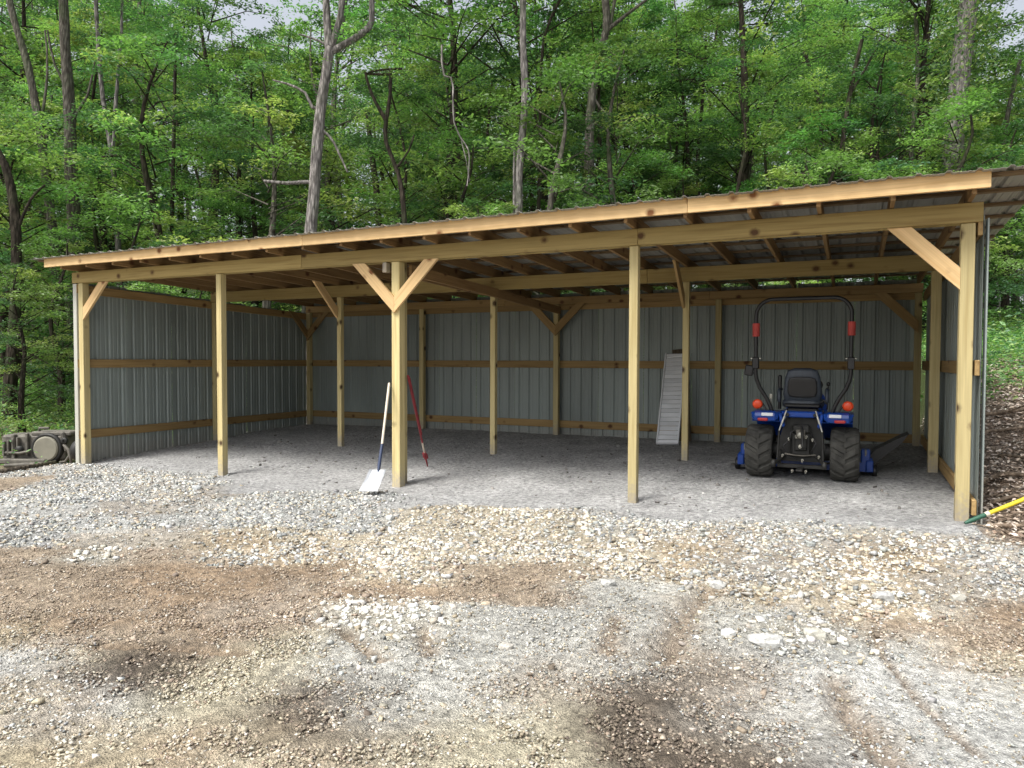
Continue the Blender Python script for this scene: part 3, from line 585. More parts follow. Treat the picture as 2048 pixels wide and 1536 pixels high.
# roof panels
RW = 13.38/15; P = rib_panel(0, RW, 4)
RL = 6.15
me = sheet(P, RL, lambda u, v, w_: (u, w_, v-.034*w_)).mesh('roof_panel', M['roofmetal'])
for k in range(15):
    o = link('roof_panel', me, shed); o.location = (-.60+k*RW, -.475, zr(-.475)+.142+.0285+(.0022 if k % 2 else 0))
# walls
WP = rib_panel(0, .90, 4)
me = sheet(WP, 3.05, lambda u, v, w_: (-v, u, w_)).mesh('wall_panel', M['wallmetal'])
for k in range(6):
    o = link('wall_panel', me, shed); o.location = (-.1105-(.0022 if k % 2 else 0), -.06+k*.905, 2.80-.034*k*.9-3.05)
me2 = sheet(WP, 3.05, lambda u, v, w_: (v, u, w_)).mesh('wall_panel', M['wallmetal'])
for k in range(6):
    o = link('wall_panel', me2, shed); o.location = (12.3145+(.0022 if k % 2 else 0), -.06+k*.905, 2.86-.034*k*.9-3.05)
BP = rib_panel(0, .872, 4)
me3 = sheet(BP, 3.1, lambda u, v, w_: (u, v, w_)).mesh('wall_panel', M['wallmetal'])
for k in range(14):
    o = link('wall_panel', me3, shed); o.location = (-.10+k*.877, D3+.1115+(.0022 if k % 2 else 0), 2.86-3.1)
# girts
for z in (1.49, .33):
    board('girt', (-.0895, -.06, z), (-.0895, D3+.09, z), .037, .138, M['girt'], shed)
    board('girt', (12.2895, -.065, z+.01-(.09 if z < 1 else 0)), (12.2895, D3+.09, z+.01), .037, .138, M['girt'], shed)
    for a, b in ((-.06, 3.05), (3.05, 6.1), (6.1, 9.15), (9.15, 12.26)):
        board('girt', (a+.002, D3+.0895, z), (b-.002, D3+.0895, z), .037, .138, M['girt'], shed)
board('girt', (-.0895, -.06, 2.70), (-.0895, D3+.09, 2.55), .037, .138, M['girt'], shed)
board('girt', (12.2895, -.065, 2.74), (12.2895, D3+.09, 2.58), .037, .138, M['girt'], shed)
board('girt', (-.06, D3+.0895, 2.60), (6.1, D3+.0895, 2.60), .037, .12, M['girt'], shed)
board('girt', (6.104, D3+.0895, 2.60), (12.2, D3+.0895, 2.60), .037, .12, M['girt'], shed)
# knee braces
def brace_pair(xc, zt, y0, y1, half=0., sides=(-1, 1), low=2.16, rise=None, mat='fresh'):
    for s_ in sides:
        h = zt-low; k = .195
        poly = [(xc+s_*half, low), (xc+s_*half, low+k), (xc+s_*(half+h-k), zt), (xc+s_*(half+h), zt)]
        cut_board('knee_brace', poly, (xc+s_*half, low+k/2), (xc+s_*(half+h-k/2), zt), y0, y1, M[mat], shed)
brace_pair(0, 2.787, -.053, -.015, .0555, (1,), 2.20)
brace_pair(6.1, 2.787, -.0995, -.0615, .001, (-1, 1), 2.15)
brace_pair(12.2, 2.787, -.053, -.015, .0555, (-1,), 2.20)
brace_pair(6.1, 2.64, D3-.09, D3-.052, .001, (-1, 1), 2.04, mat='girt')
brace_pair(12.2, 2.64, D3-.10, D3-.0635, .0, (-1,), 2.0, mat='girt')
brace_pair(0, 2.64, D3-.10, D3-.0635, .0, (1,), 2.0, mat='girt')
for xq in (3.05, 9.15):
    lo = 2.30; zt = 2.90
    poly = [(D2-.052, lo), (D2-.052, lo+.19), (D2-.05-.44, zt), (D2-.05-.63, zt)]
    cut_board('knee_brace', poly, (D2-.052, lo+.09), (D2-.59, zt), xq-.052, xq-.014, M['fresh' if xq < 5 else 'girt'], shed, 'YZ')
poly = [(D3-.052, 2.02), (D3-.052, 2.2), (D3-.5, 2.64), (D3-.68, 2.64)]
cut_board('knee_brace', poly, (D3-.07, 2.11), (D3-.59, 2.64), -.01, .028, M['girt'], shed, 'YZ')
# blocks nailed at the tops of posts
board('block', (2*S-.15, -.04, 2.66), (2*S-.15, -.04, 2.784), .06, .09, M['treated'], shed)

# corner trims
MB().box((-.122, .0, 1.28), (.085, .14, 3.0), ch=.004).build('corner_trim', M['trim'], shed)
MB().box((12.35, .0, 1.32), (.014, .12, 3.0), ch=.003).build('corner_trim', M['wallmetal'], shed)
# ---------------------------------------------------------------- compact tractor, seen from behind
TX, TY = 10.745, 1.76; TZ = gz(TX, TY)
tr = empty('tractor', (TX, TY, TZ)); tag(tr, 'blue compact tractor with black folding roll bar parked facing the back wall', 'tractor')
def wheel(x, y, rad, wid, rim_r, nlug, parent, front=False):
    wh = empty('wheel', (x, y, rad)); wh.parent = parent
    w2 = wid/2; b = MB()
    prof = [(-w2*.72, rim_r), (-w2*.92, rim_r+.03), (-w2, rad*.80), (-w2*.9, rad*.90), (-w2*.6, rad*.925), (0, rad*.93), (w2*.6, rad*.925), (w2*.9, rad*.90), (w2, rad*.80), (w2*.92, rim_r+.03), (w2*.72, rim_r)]
    b.lathe(prof, n=48)
    lugs = MB()
    for s_ in (-1, 1):
        for k in range(nlug):
            t = 2*PI*(k+(.5 if s_ > 0 else 0))/nlug; seg = 4; pr_ = []
            for q in range(seg+1):
                u = q/seg; ax = s_*w2*(1.0*u-.06); tt = t-.30*u
                rb = rad*(.915-.10*max(0, u-.65)/.35); rt = rad*(1.0-.07*max(0, u-.75)/.25)
                hw = .068*.5/rad
                pr_.append([(ax, r_*math.cos(tt+d), r_*math.sin(tt+d)) for r_, d in ((rb, -hw*1.5), (rt, -hw), (rt, hw), (rb, hw*1.5))])
            vs = [p for c in pr_ for p in c]
            fs = [(i*4+j, i*4+(j+1) % 4, (i+1)*4+(j+1) % 4, (i+1)*4+j) for i in range(seg) for j in range(4)]+[(0, 1, 2, 3), tuple(seg*4+j for j in (3, 2, 1, 0))]
            b.add(vs, fs)
    b.build('tyre', M['rubber'], wh)
    r = MB(); r.lathe([(-w2*.72, rim_r+.004), (-w2*.78, rim_r+.012), (-w2*.6, rim_r-.01), (-w2*.2, rim_r*.75), (-w2*.15, rim_r*.4), (-w2*.3, rim_r*.35), (-w2*.3, .001)], n=32)
    r.lathe([(w2*.72, rim_r+.004), (w2*.78, rim_r+.012), (w2*.6, rim_r-.01), (w2*.2, rim_r*.75), (w2*.15, rim_r*.4), (w2*.3, rim_r*.35), (w2*.3, .001)], n=32)
    for k in range(5):
        a = 2*PI*k/5; r.tube([(w2*.28, .06*math.cos(a), .06*math.sin(a)), (w2*.42, .06*math.cos(a), .06*math.sin(a))], .012, 6)
    r.build('rim', M['castiron'], wh)
    return wh
wheel(-.475, 0, .322, .315, .15, 15, tr); wheel(.475, 0, .322, .315, .15, 15, tr)
wheel(-.44, 1.40, .225, .20, .10, 15, tr); wheel(.44, 1.40, .225, .20, .10, 15, tr)
# transmission and rear housing
b = MB(); b.box((0, .28, .40), (.30, .80, .30), ch=.03); b.box((0, -.10, .44), (.24, .20, .30), ch=.03)
b.lathe([(-.40, .001), (-.40, .085), (-.30, .095), (-.14, .12), (.14, .12), (.30, .095), (.40, .085), (.40, .001)], (0, 0, .335), 'X', 20)
b.box((0, .95, .38), (.26, .9, .16), ch=.02); b.box((0, -.21, .44), (.14, .05, .16), ch=.015); b.box((0, -.17, .62), (.20, .12, .10), ch=.02)
b.lathe([(-.40, .001), (-.40, .05), (.40, .05), (.40, .001)], (0, 1.40, .24), 'X', 12)
b.build('gearbox', M['castdark'], tr)
b = MB(); b.lathe([(-.30, .001), (-.30, .022), (-.2, .022), (-.2, .04), (-.19, .055), (-.185, .001)], (0, -.02, .42), 'Y', 14)
b.lathe([(-.245, .001), (-.245, .035), (-.22, .045), (-.2, .045)], (0.0, -.02, .55), 'Y', 14); b.build('power_take_off', M['steel'], tr)
b = MB(); b.box((0, -.248, .56), (.10, .02, .11), ch=.006); b.build('cover_plate', M['castiron'], tr)
# silver bits of valves and couplings on the back
for x, z in ((-.13, .50), (-.05, .53), (.06, .53), (.13, .50), (-.20, .30), (.20, .30), (.02, .25), (-.09, .12), (.06, .12)):
    b = MB(); b.tube([(x, -.20, z), (x, -.275, z-.012)], [.011, .008], 8); b.tube([(x, -.20, z), (x, -.22, z)], .016, 6); b.build('coupling', M['steel'], tr)
b = MB(); b.tube([(-.17, -.30, .33), (-.05, -.31, .315), (.05, -.31, .315), (.17, -.30, .33)], .009, 8); b.build('lift_pin', M['castiron'], tr)
# three point linkage: lower arms, lift rods, rockshaft arms, stabilisers, drawbar
for s_ in (-1, 1):
    b = MB(); b.tube([(s_*.16, .02, .30), (s_*.22, -.25, .26), (s_*.27, -.52, .24)], [.024, .022, .022], 8); b.lathe([(-.022, .03), (-.022, .045), (.022, .045), (.022, .03)], (s_*.272, -.535, .24), 'X', 14); b.build('lower_link', M['castdark'], tr)
    b = MB(); b.tube([(s_*.16, -.25, .84), (s_*.235, -.30, .60)], .009, 8); b.tube([(s_*.18, -.265, .77), (s_*.205, -.285, .69)], .013, 8); b.build('lift_rod', M['steel'], tr)
    b = MB(); b.tube([(s_*.235, -.30, .60), (s_*.25, -.32, .27)], .012, 8); b.build('lift_rod_end', M['castdark'], tr)
    b = MB(); b.tube([(s_*.13, -.05, .74), (s_*.155, -.24, .79)], [.028, .022], 8); b.build('lift_arm', M['castdark'], tr)
    b = MB(); b.tube([(s_*.34, -.02, .22), (s_*.27, -.30, .23), (s_*.25, -.40, .24)], .010, 6); b.build('stabiliser', M['castdark'], tr)
b = MB(); b.box((0, -.20, .175), (.52, .05, .045), ch=.006); b.box((0, -.30, .16), (.07, .36, .022), ch=.005); b.box((-.24, -.12, .26), (.03, .12, .2)); b.box((.24, -.12, .26), (.03, .12, .2)); b.build('drawbar', M['castdark'], tr)
b = MB(); b.tube([(0, -.19, .66), (.02, -.30, .60), (.03, -.36, .42)], [.014, .018, .014], 8); b.build('top_link', M['castdark'], tr)
for pts in ([(-.1, -.16, .5), (-.19, -.26, .42), (-.15, -.22, .3), (-.05, -.2, .26)], [(.1, -.16, .56), (.17, -.25, .46), (.12, -.25, .36), (.16, -.2, .28)], [(-.04, -.18, .62), (-.11, -.27, .58), (-.12, -.24, .48)]):
    MB().tube(pts, .009, 6).build('hose', M['black'], tr)
# fenders: arched blue plates over the rear wheels with a flat deck
for s_ in (-1, 1):
    b = MB(); outer = []; n = 14
    for k in range(n+1):
        a = PI*(.68-.60*k/n); outer.append((math.cos(a)*.40, .335+math.sin(a)*.40))
    sh = [(y*1.0+.03, min(z, .755)+.035) for y, z in outer]
    inn = [(y*.955+.03*.045, z-.014) for y, z in sh][::-1]
    xa, xb = (s_*.215, s_*.555) if s_ > 0 else (s_*.555, s_*.215)
    b.prism(sh+inn, xa, xb, fr=lambda a_, b_, y_: (y_, a_, b_))
    # outer rounded lip and rear skirt
    b.box((s_*.40, -.27, .765), (.30, .12, .12), rot=(R(-22), 0, 0), ch=.04)
    b.box((s_*.40, .0, .795), (.33, .5, .03), ch=.012)
    b.box((s_*.215, -.13, .72), (.04, .30, .17), rot=(0, s_*R(14), 0), ch=.015)
    b.build('fender', M['blue'], tr)
    b = MB(); b.box((s_*.37, -.335, .79), (.13, .012, .04), rot=(R(-22), 0, 0), ch=.004); b.build('highlight_strip', M['whitehighlight'], tr)  # thin white plate stands in for the highlight on the blue fender
    b = MB(); b.box((s_*.42, -.322, .73), (.12, .03, .04), rot=(R(-22), 0, 0), ch=.012); b.build('tail_lamp', M['red'], tr)
    b = MB(); b.lathe([(-.03, .001), (-.03, .04), (-.015, .058), (.02, .060), (.04, .05), (.045, .001)], (s_*.50, -.16, .90), 'Y', 20); b.build('turn_signal', M['orange'], tr)
    b = MB(); b.tube([(s_*.40, -.14, .83), (s_*.44, -.13, .90), (s_*.47, -.13, .90)], .012, 8); b.tube([(s_*.50, -.11, .90), (s_*.50, -.06, .90)], .05, 12); b.build('signal_bracket', M['black'], tr)
b = MB(); b.box((0, .06, .80), (.46, .46, .05), ch=.012); b.box((0, -.19, .79), (.40, .05, .07), ch=.012); b.build('seat_deck', M['blue'], tr)
b = MB(); b.prism([(-.16, .80), (.16, .80), (.27, .40), (.22, .22), (-.22, .22), (-.27, .40)], -.12, -.10); b.build('rear_panel', M['castdark'], tr)
# roll bar
arc = []
xs0, zt, rc = .525, 2.165, .19
pts = [(-.33, -.14, .80), (-.355, -.145, .88), (-.40, -.15, .98), (-.475, -.165, 1.10), (-xs0+.012, -.175, 1.20), (-xs0, -.18, 1.28), (-xs0, -.18, zt-rc)]
for k in range(1, 8):
    a = PI/2*k/8; pts.append((-xs0+rc-rc*math.cos(a), -.18, zt-rc+rc*math.sin(a)))
pts.append((-xs0+rc, -.18, zt)); full = pts+[(-x, y, z) for x, y, z in pts[::-1]]
rb = MB(); rb.tube(full, .023, 12); ro = rb.build('roll_bar', M['black'], tr)
for s_ in (-1, 1):
    b = MB(); b.tube([(s_*xs0, -.18, 1.72), (s_*xs0, -.18, 1.88)], .043, 12); b.build('pad', M['redpad'], ro)
    b = MB(); b.box((s_*xs0, -.18, 1.40), (.075, .075, .14), ch=.008); b.build('hinge', M['black'], ro)
    b = MB(); b.tube([(s_*xs0-.06, -.18, 1.455), (s_*xs0+.06, -.18, 1.455)], .011, 8); b.build('hinge_pin', M['steel'], ro)
b = MB(); b.box((-.60, -.19, 1.31), (.10, .03, .13), rot=(0, .15, 0), ch=.012); b.tube([(-.515, -.18, 1.27), (-.60, -.19, 1.28)], .014, 8); b.build('bracket_plate', M['black'], tr)
# seat
b = MB()
def rbox(b, c, d, rad, rot=None):
    b.box(c, d, rot, ch=rad)
bm = bmesh.new()
def cushion(name, c, d, rot, taper, mat):
    bm = bmesh.new(); bmesh.ops.create_cube(bm, size=1); bmesh.ops.subdivide_edges(bm, edges=bm.edges[:], cuts=3, use_grid_fill=True)
    rm = Euler(rot).to_matrix()
    for v in bm.verts:
        x, y, z = v.co*2; q = (abs(x)**5+abs(y)**5+abs(z)**5)**(1/5); x, y, z = x/q, y/q, z/q
        tp = 1-taper*(z*.5+.5)
        v.co = rm @ Vector((x*d[0]/2*tp, y*d[1]/2, z*d[2]/2))+Vector(c)
    me = bpy.data.meshes.new(name); bm.to_mesh(me); bm.free(); me.polygons.foreach_set('use_smooth', [True]*len(me.polygons)); me.materials.append(mat)
    return link(name, me, tr)
st = empty('seat', (0, 0, .83)); st.parent = tr; 
for o_, a in ((cushion('backrest', (0, -.02, .30), (.47, .11, .42), (R(8), 0, 0), .22, M['seat']), 0), (cushion('cushion', (0, .16, .08), (.47, .46, .12), (0, 0, 0), 0, M['seat']), 0),
              (cushion('panel', (0, -.085, .28), (.34, .02, .25), (R(8), 0, 0), .05, M['black']), 0)):
    o_.parent = st
b = MB(); b.box((0, .1, .0), (.34, .34, .06), ch=.01); b.box((0, -.07, .06), (.40, .10, .05), ch=.015); b.build('seat_base', M['black'], st)
for s_ in (-1, 1):
    b = MB(); b.tube([(s_*.27, .02, .10), (s_*.27, -.01, .22), (s_*.27, .10, .25), (s_*.27, .30, .24)], .022, 8); b.build('armrest', M['seat'], st)
b = MB(); b.box((-.27, .12, 1.10), (.045, .06, .30), ch=.012); b.tube([(-.27, .12, .83), (-.27, .12, .98)], .02, 8); b.build('console', M['black'], tr)
b = MB(); b.tube([(.27, .12, .84), (.28, .10, 1.12)], .008, 6); b.lathe([(-.02, .001), (-.01, .02), (.02, .022), (.035, .001)], (.281, .10, 1.14), 'Z', 10); b.build('lever', M['black'], tr)
b = MB(); b.tube([(-.36, .02, .84), (-.36, .0, .97)], .007, 6); b.tube([(-.36, 0, .96), (-.36, 0, 1.02)], .022, 8); b.build('lever', M['steel'], tr)
b = MB(); b.tube([(.22, -.1, .87), (.20, -.17, .92), (.24, -.18, .97), (.27, -.15, .92)], .012, 8); b.build('belt_reel', M['black'], tr)
# steering, dash and hood ahead of the seat
b = MB(); b.tube([(0, .85, .75), (0, .62, 1.10)], .03, 8)
ring = [(.19*math.cos(a), .60+.06*math.sin(a), 1.12+.17*math.sin(a)*.6) for a in np.linspace(0, 2*PI, 25)]; b.tube(ring, .014, 8, cap=False); b.tube([(-.18, .6, 1.12), (.18, .6, 1.12)], .012, 6); b.build('steering_wheel', M['black'], tr)
b = MB()
for y0, y1, w0, w1, h0, h1 in ((.85, 1.3, .25, .24, 1.02, .97), (1.3, 1.75, .24, .20, .97, .86)):
    b.add([(-w0, y0, .45), (w0, y0, .45), (w0, y0, h0-.1), (w0*.7, y0, h0), (-w0*.7, y0, h0), (-w0, y0, h0-.1), (-w1, y1, .45), (w1, y1, .45), (w1, y1, h1-.1), (w1*.7, y1, h1), (-w1*.7, y1, h1), (-w1, y1, h1-.1)],
          [(0, 1, 2, 3, 4, 5), (11, 10, 9, 8, 7, 6)]+[(k, (k+1) % 6, (k+1) % 6+6, k+6) for k in range(6)])
b.build('hood', M['blue'], tr)
b = MB(); b.box((0, 1.765, .62), (.34, .03, .34), ch=.02); b.build('grille', M['black'], tr)
b = MB(); b.box((-.36, .62, .46), (.22, .62, .03), ch=.01); b.box((.36, .62, .46), (.22, .62, .03), ch=.01); b.build('footboard', M['black'], tr)
# mower deck between the wheels
b = MB()
outl = [(-.76, .42), (-.70, .28), (-.40, .26), (.40, .26), (.70, .28), (.77, .42), (.76, .80), (.55, 1.02), (.20, 1.10), (-.20, 1.10), (-.55, 1.02), (-.76, .80)]
b.prism(outl, .09, .20, fr=lambda a_, b_, z_: (a_, b_, z_))
for x in (-.46, 0, .46): b.lathe([(.20, .15), (.235, .14), (.24, .001)], (x, .68, 0), 'Z', 20)
for s_ in (-1, 1):
    b.box((s_*.70, .36, .26), (.10, .16, .20), ch=.012); b.box((s_*.72, .5, .22), (.12, .4, .05), ch=.01)
    b.box((s_*.745, .30, .16), (.08, .10, .14), ch=.01)
dk = b.build('mower_deck', M['blue'], tr)
for s_ in (-1, 1):
    b = MB(); b.lathe([(-.03, .001), (-.03, .07), (-.02, .078), (.02, .078), (.03, .07), (.03, .001)], (s_*.80, .42, .085), 'X', 18); b.build('gauge_wheel', M['black'], dk)
b = MB(); b.prism([(.72, .20), (.80, .16), (1.10, .44), (1.17, .55), (1.06, .49), (.80, .33)], .52, .86); b.build('chute', M['black'], dk)
b = MB(); b.box((-.71, .335, .31), (.05, .02, .03)); b.tube([(.70, .29, .28), (.70, .27, .36)], .012, 6); b.tube([(-.70, .29, .28), (-.70, .27, .36)], .012, 6); b.build('deck_latch', M['steel'], dk)
# ---------------------------------------------------------------- loading ramp
rp_ = empty('ramp', (8.46, 4.47, gz(8.46, 4.47))); rp_['label'] = 'pale ribbed metal loading ramp leaning on the back wall beside a post'; rp_['category'] = 'ramp'
base = Vector((8.475, 4.47, gz(8.47, 4.47)+.015)); top = Vector((8.405, 5.37, 1.70))
ax = (top-base).normalized(); L = (top-base).length; lx = Vector((1, 0, 0)); lx = (lx-ax*lx.dot(ax)).normalized(); nz_ = ax.cross(lx)
mt = Matrix((lx, ax, nz_)).transposed().to_4x4(); mt.translation = base-rp_.location
def rpart(b, name, mat): o = b.build(name, mat, rp_); o.matrix_basis = mt; return o
for s_ in (-1, 1): b = MB(); b.box((s_*.178, L/2, 0), (.022, L, .055), ch=.003); rpart(b, 'side_rail', M['aluminium'])
me = MB().box((0, 0, 0), (.332, .077, .016), ch=.005).mesh('slat', M['aluminium'])
n = 21
for k in range(n):
    o = link('slat', me, rp_); o.matrix_basis = mt @ Matrix.Translation((0, .05+k*(L-.1)/(n-1), .004))
b = MB(); b.box((0, .012, .0), (.37, .024, .06), ch=.003); rpart(b, 'end_lip', M['aluminium'])
bd = board('plank', (8.60, 5.22, gz(8.6, 5.1)), (8.46, 5.40, 1.77), .26, .022, M['darkboard'], None); tag(bd, 'dark weathered board standing on the back wall behind the pale ramp', 'board')
# ---------------------------------------------------------------- shovel
def frame_obj(name, base, top, side=(1, 0, 0)):
    base = Vector(base); top = Vector(top); ax = (top-base).normalized(); lx = Vector(side); lx = (lx-ax*lx.dot(ax)).normalized()
    e = empty(name); mt = Matrix((lx, ax.cross(lx)*-1, ax)).transposed().to_4x4()
    mt = Matrix((lx, ax.cross(lx), ax)).transposed().to_4x4(); mt.translation = base; e.matrix_world = mt; return e, (top-base).length
g0 = gz(6.2, -.62)
sh, L = frame_obj('shovel', (6.235, -.66, g0-.005), (6.035, -.105, 1.27), (.93, .25, 0))
tag(sh, 'square mouthed pale metal scoop shovel leaning on the middle brace post', 'shovel')
b = MB(); W0, H0 = .112, .30
vs = []; cols_ = 7; rows_ = 7
for i in range(rows_):
    for j in range(cols_):
        u = j/(cols_-1)*2-1; v = i/(rows_-1); lift = .022*(abs(u)**4)*(.3+v)+.018*v**3
        vs.append((u*(W0-.008*v)-.045*(1-v), -lift-.15*(1-v), v*H0*.98))
for i in range(rows_):
    for j in range(cols_):
        p = vs[i*cols_+j]; vs.append((p[0], p[1]+.004, p[2]))
nn = rows_*cols_; fs = []
for i in range(rows_-1):
    for j in range(cols_-1):
        a = i*cols_+j; fs += [(a, a+1, a+cols_+1, a+cols_), (a+nn, a+cols_+nn, a+cols_+1+nn, a+1+nn)]
for j in range(cols_-1):
    fs += [(j, j+nn, j+1+nn, j+1)]; a = (rows_-1)*cols_+j; fs += [(a, a+1, a+1+nn, a+nn)]
for i in range(rows_-1):
    a = i*cols_; fs += [(a, a+cols_, a+cols_+nn, a+nn)]; a += cols_-1; fs += [(a, a+nn, a+cols_+nn, a+cols_)]
b.add(vs, fs); b.build('blade', M['scoop'], sh)
MB().tube([(0, -.015, H0-.06), (0, -.018, H0+.06), (0, .0, H0+.32)], [.014, .021, .019], 10).build('socket', M['navy'], sh)
MB().tube([(0, 0, H0+.30), (0, 0, L-.02), (0, 0, L)], [.016, .016, .012], 10).build('handle', M['palewood'], sh)
# red tool
rd, L = frame_obj('digging_bar', (5.70, 1.33, gz(5.7, 1.33)), (6.175, .10, 1.36))
tag(rd, 'red handled digging tool with a pale grip band leaning behind the middle brace post', 'garden tool')
MB().tube([(0, 0, .56), (0, 0, L)], .014, 10).build('handle', M['maroon'], rd)
MB().tube([(0.0, 0.012, .72), (0.0, 0.012, L*.98)], .019, 8).build('sleeve', M['maroon'], rd)
MB().tube([(0, 0, .34), (0, 0, .56)], .015, 10).build('band', M['palewood'], rd)
b = MB(); b.tube([(0, 0, .2), (0, 0, .34)], .024, 10); b.box((0, 0, .26), (.08, .02, .11), ch=.006); b.build('blade', M['maroon'], rd)
MB().tube([(0, 0, 0), (0, 0, .2)], [.008, .015], 8).build('tip', M['maroon'], rd)
# yellow pole
ya = Vector((12.20, -.24, gz(12.2, -.24)+.02)); yb = Vector((12.71, .0, .375)); yd = (yb-ya).normalized()
yp, L = frame_obj('pole', ya, ya+yd*1.9); tag(yp, 'yellow fibreglass pole with a dark green end resting on brush at the right corner post', 'pole')
MB().tube([(0, 0, 0), (0, 0, .05), (0, 0, .20)], [.012, .02, .02], 10).build('tip', M['green'], yp)
MB().tube([(0, 0, .20), (0, 0, 1.9)], .019, 10).build('handle', M['yellow'], yp)
MB().tube([(0, 0, .19), (0, 0, .225)], .024, 10).build('ferrule', M['palewood'], yp)
# ---------------------------------------------------------------- old engine block with round cover on the left
mx0 = Vector((-1.16, .06, gz(-1.1, .05)-.02)); mc = empty('engine', mx0, R(24)); mc.scale = (1.15, 1.1, 1.15); tag(mc, 'rusty grey engine casting with a round cover lying left of the shed', 'machinery')
b = MB(); b.box((-.22, .25, .31), (.95, .42, .38), ch=.03); b.box((.05, .22, .52), (.60, .34, .06), ch=.015); b.box((-.48, .02, .30), (.05, .08, .42), ch=.01); b.box((-.28, .02, .36), (.04, .06, .34), ch=.01)
b.box((.27, .06, .40), (.07, .10, .30), rot=(0, R(-14), 0), ch=.02); b.box((-.3, .05, .12), (.7, .3, .07), ch=.015)
for k in range(4): b.box((-.62+.07*k, .0, .30+.02*k), (.03, .06, .22), ch=.006)
b.build('casting', M['castiron'], mc)
b = MB(); b.lathe([(-.06, .001), (-.06, .165), (-.045, .185), (.06, .19), (.06, .001)], (.02, .02, .30), 'Y', 30, False); b.build('cover', M['disc'], mc)
b = MB(); b.lathe([(-.02, .185), (-.035, .20), (-.035, .225), (.07, .235), (.07, .185)], (.02, .02, .30), 'Y', 30); b.build('rim', M['castdark'], mc)
for pts, r_ in (([(.28, .0, .36), (.37, -.04, .30), (.40, -.02, .12), (.36, 0, .02)], .022), ([(.22, .0, .10), (.33, -.05, .12), (.45, 0, .33)], .018), ([(-.62, .0, .24), (-.35, -.05, .24), (-.2, -.06, .27)], .02), ([(-.55, -.1, .06), (0, -.12, .09), (.35, -.06, .05)], .028), ([(-.15, .1, .54), (-.15, .1, .6), (.0, .1, .6)], .02)):
    MB().tube(pts, r_, 8).build('pipe', M['castiron'], mc)
b = MB(); b.lathe([(-.02, .02), (-.02, .05), (.02, .05), (.02, .02)], (.29, -.0, .42), 'Y', 12); b.lathe([(-.03, .001), (-.03, .05), (.02, .055)], (-.38, -.02, .29), 'Y', 12); b.build('flange', M['castdark'], mc)
# dark drum squeezed between casting and wall
dx, dy = -.40, .20; dr = empty('drum', (dx, dy, gz(dx, dy))); tag(dr, 'blue black hub on end between the old engine casting and the left corner post', 'hub')
b = MB(); b.lathe([(-.09, .001), (-.09, .07), (-.08, .15), (-.04, .19), (.05, .19), (.09, .15), (.09, .001)], (0, 0, .19), 'X', 24); b.build('shell', M['castdark'], dr)
b = MB(); b.lathe([(-.11, .001), (-.11, .05), (-.09, .055)], (0, 0, .19), 'X', 16); b.build('cap', M['castiron'], dr)
lg = MB(); P_ = [(-1.2, -2.3), (-.5, -1.75), (-.05, -1.32), (-.18, -.80), (-.33, -.30)]
lg.tube([(x, y, gz(x, y)+.035+.02*math.sin(i*2)) for i, (x, y) in enumerate(P_)], [.055, .05, .045, .04, .03], 10); o = lg.build('log', M['log']); tag(o, 'thin dark log lying on the ground before the old engine casting', 'log')
# ---------------------------------------------------------------- brush and sticks right of the shed
STK = [((12.50, .55), (13.5, .20), .022, 'forked pale branch lying nearest behind the yellow pole'), ((12.48, 1.15), (13.7, .75), .028, 'thick bent branch across the dirt beside the right wall'),
       ((12.55, 1.9), (13.9, 1.2), .020, 'long thin branch above the bent one on the right bank'), ((12.6, 2.7), (13.6, 2.9), .022, 'stick halfway up the right bank'),
       ((12.7, 3.6), (13.9, 3.3), .03, 'topmost dead branch on the brown bank below the green plants'), ((12.42, -.15), (13.2, -.55), .018, 'low stick under the yellow pole at the gravel edge')]
for i, (a, c, r_, lb) in enumerate(STK):
    a = Vector(a); c = Vector(c); pts = []; rn = random.Random(i*5+1); s = (c-a); n_ = Vector((-s.y, s.x))
    for k in range(7):
        t = k/6; p = a+s*t+n_*(.06*math.sin(t*5+i)+rn.uniform(-.03, .03)); pts.append((p.x, p.y, gz(p.x, p.y)+r_+.03*math.sin(t*3.1)+rn.uniform(0, .02)))
    b = MB(); b.tube(pts, [r_*(1-.6*k/6) for k in range(7)], 7)
    for k in (2, 4):
        p = Vector(pts[k]); d = Vector((rn.uniform(-.1, .35), rn.choice((-1, 1))*rn.uniform(.15, .3), rn.uniform(.05, .16))); b.tube([p, p+d*.5+Vector((0, 0, .02)), p+d], [r_*.5, r_*.35, r_*.15], 6)
    o = b.build('branch', M['stick']); tag(o, lb, 'branch', 'dead branches on the bank right of the shed')
b = MB(); rn = random.Random(3)
for i in range(280):
    x = rn.uniform(12.45, 14.6); y = rn.uniform(-.5, 4.5) if i > 150 else rn.uniform(-.5, 1.2); a = rn.uniform(-.9, .9)+(PI if rn.random() < .5 else 0); L_ = rn.uniform(.08, .4)
    p = Vector((x, y, gz(x, y)+.01)); q = (x+math.cos(a)*L_, y+math.sin(a)*L_); q = Vector((q[0], q[1], gz(*q)+rn.uniform(.01, .07))); b.tube([p, (p+q)/2+Vector((rn.uniform(-.03, .03), rn.uniform(-.03, .03), .015)), q], [rn.uniform(.003, .009)]*3, 4, cap=False)
o = b.build('twigs', M['stick']); tag(o, 'tangle of brown twigs covering the bank right of the shed', 'twigs', kind='stuff')
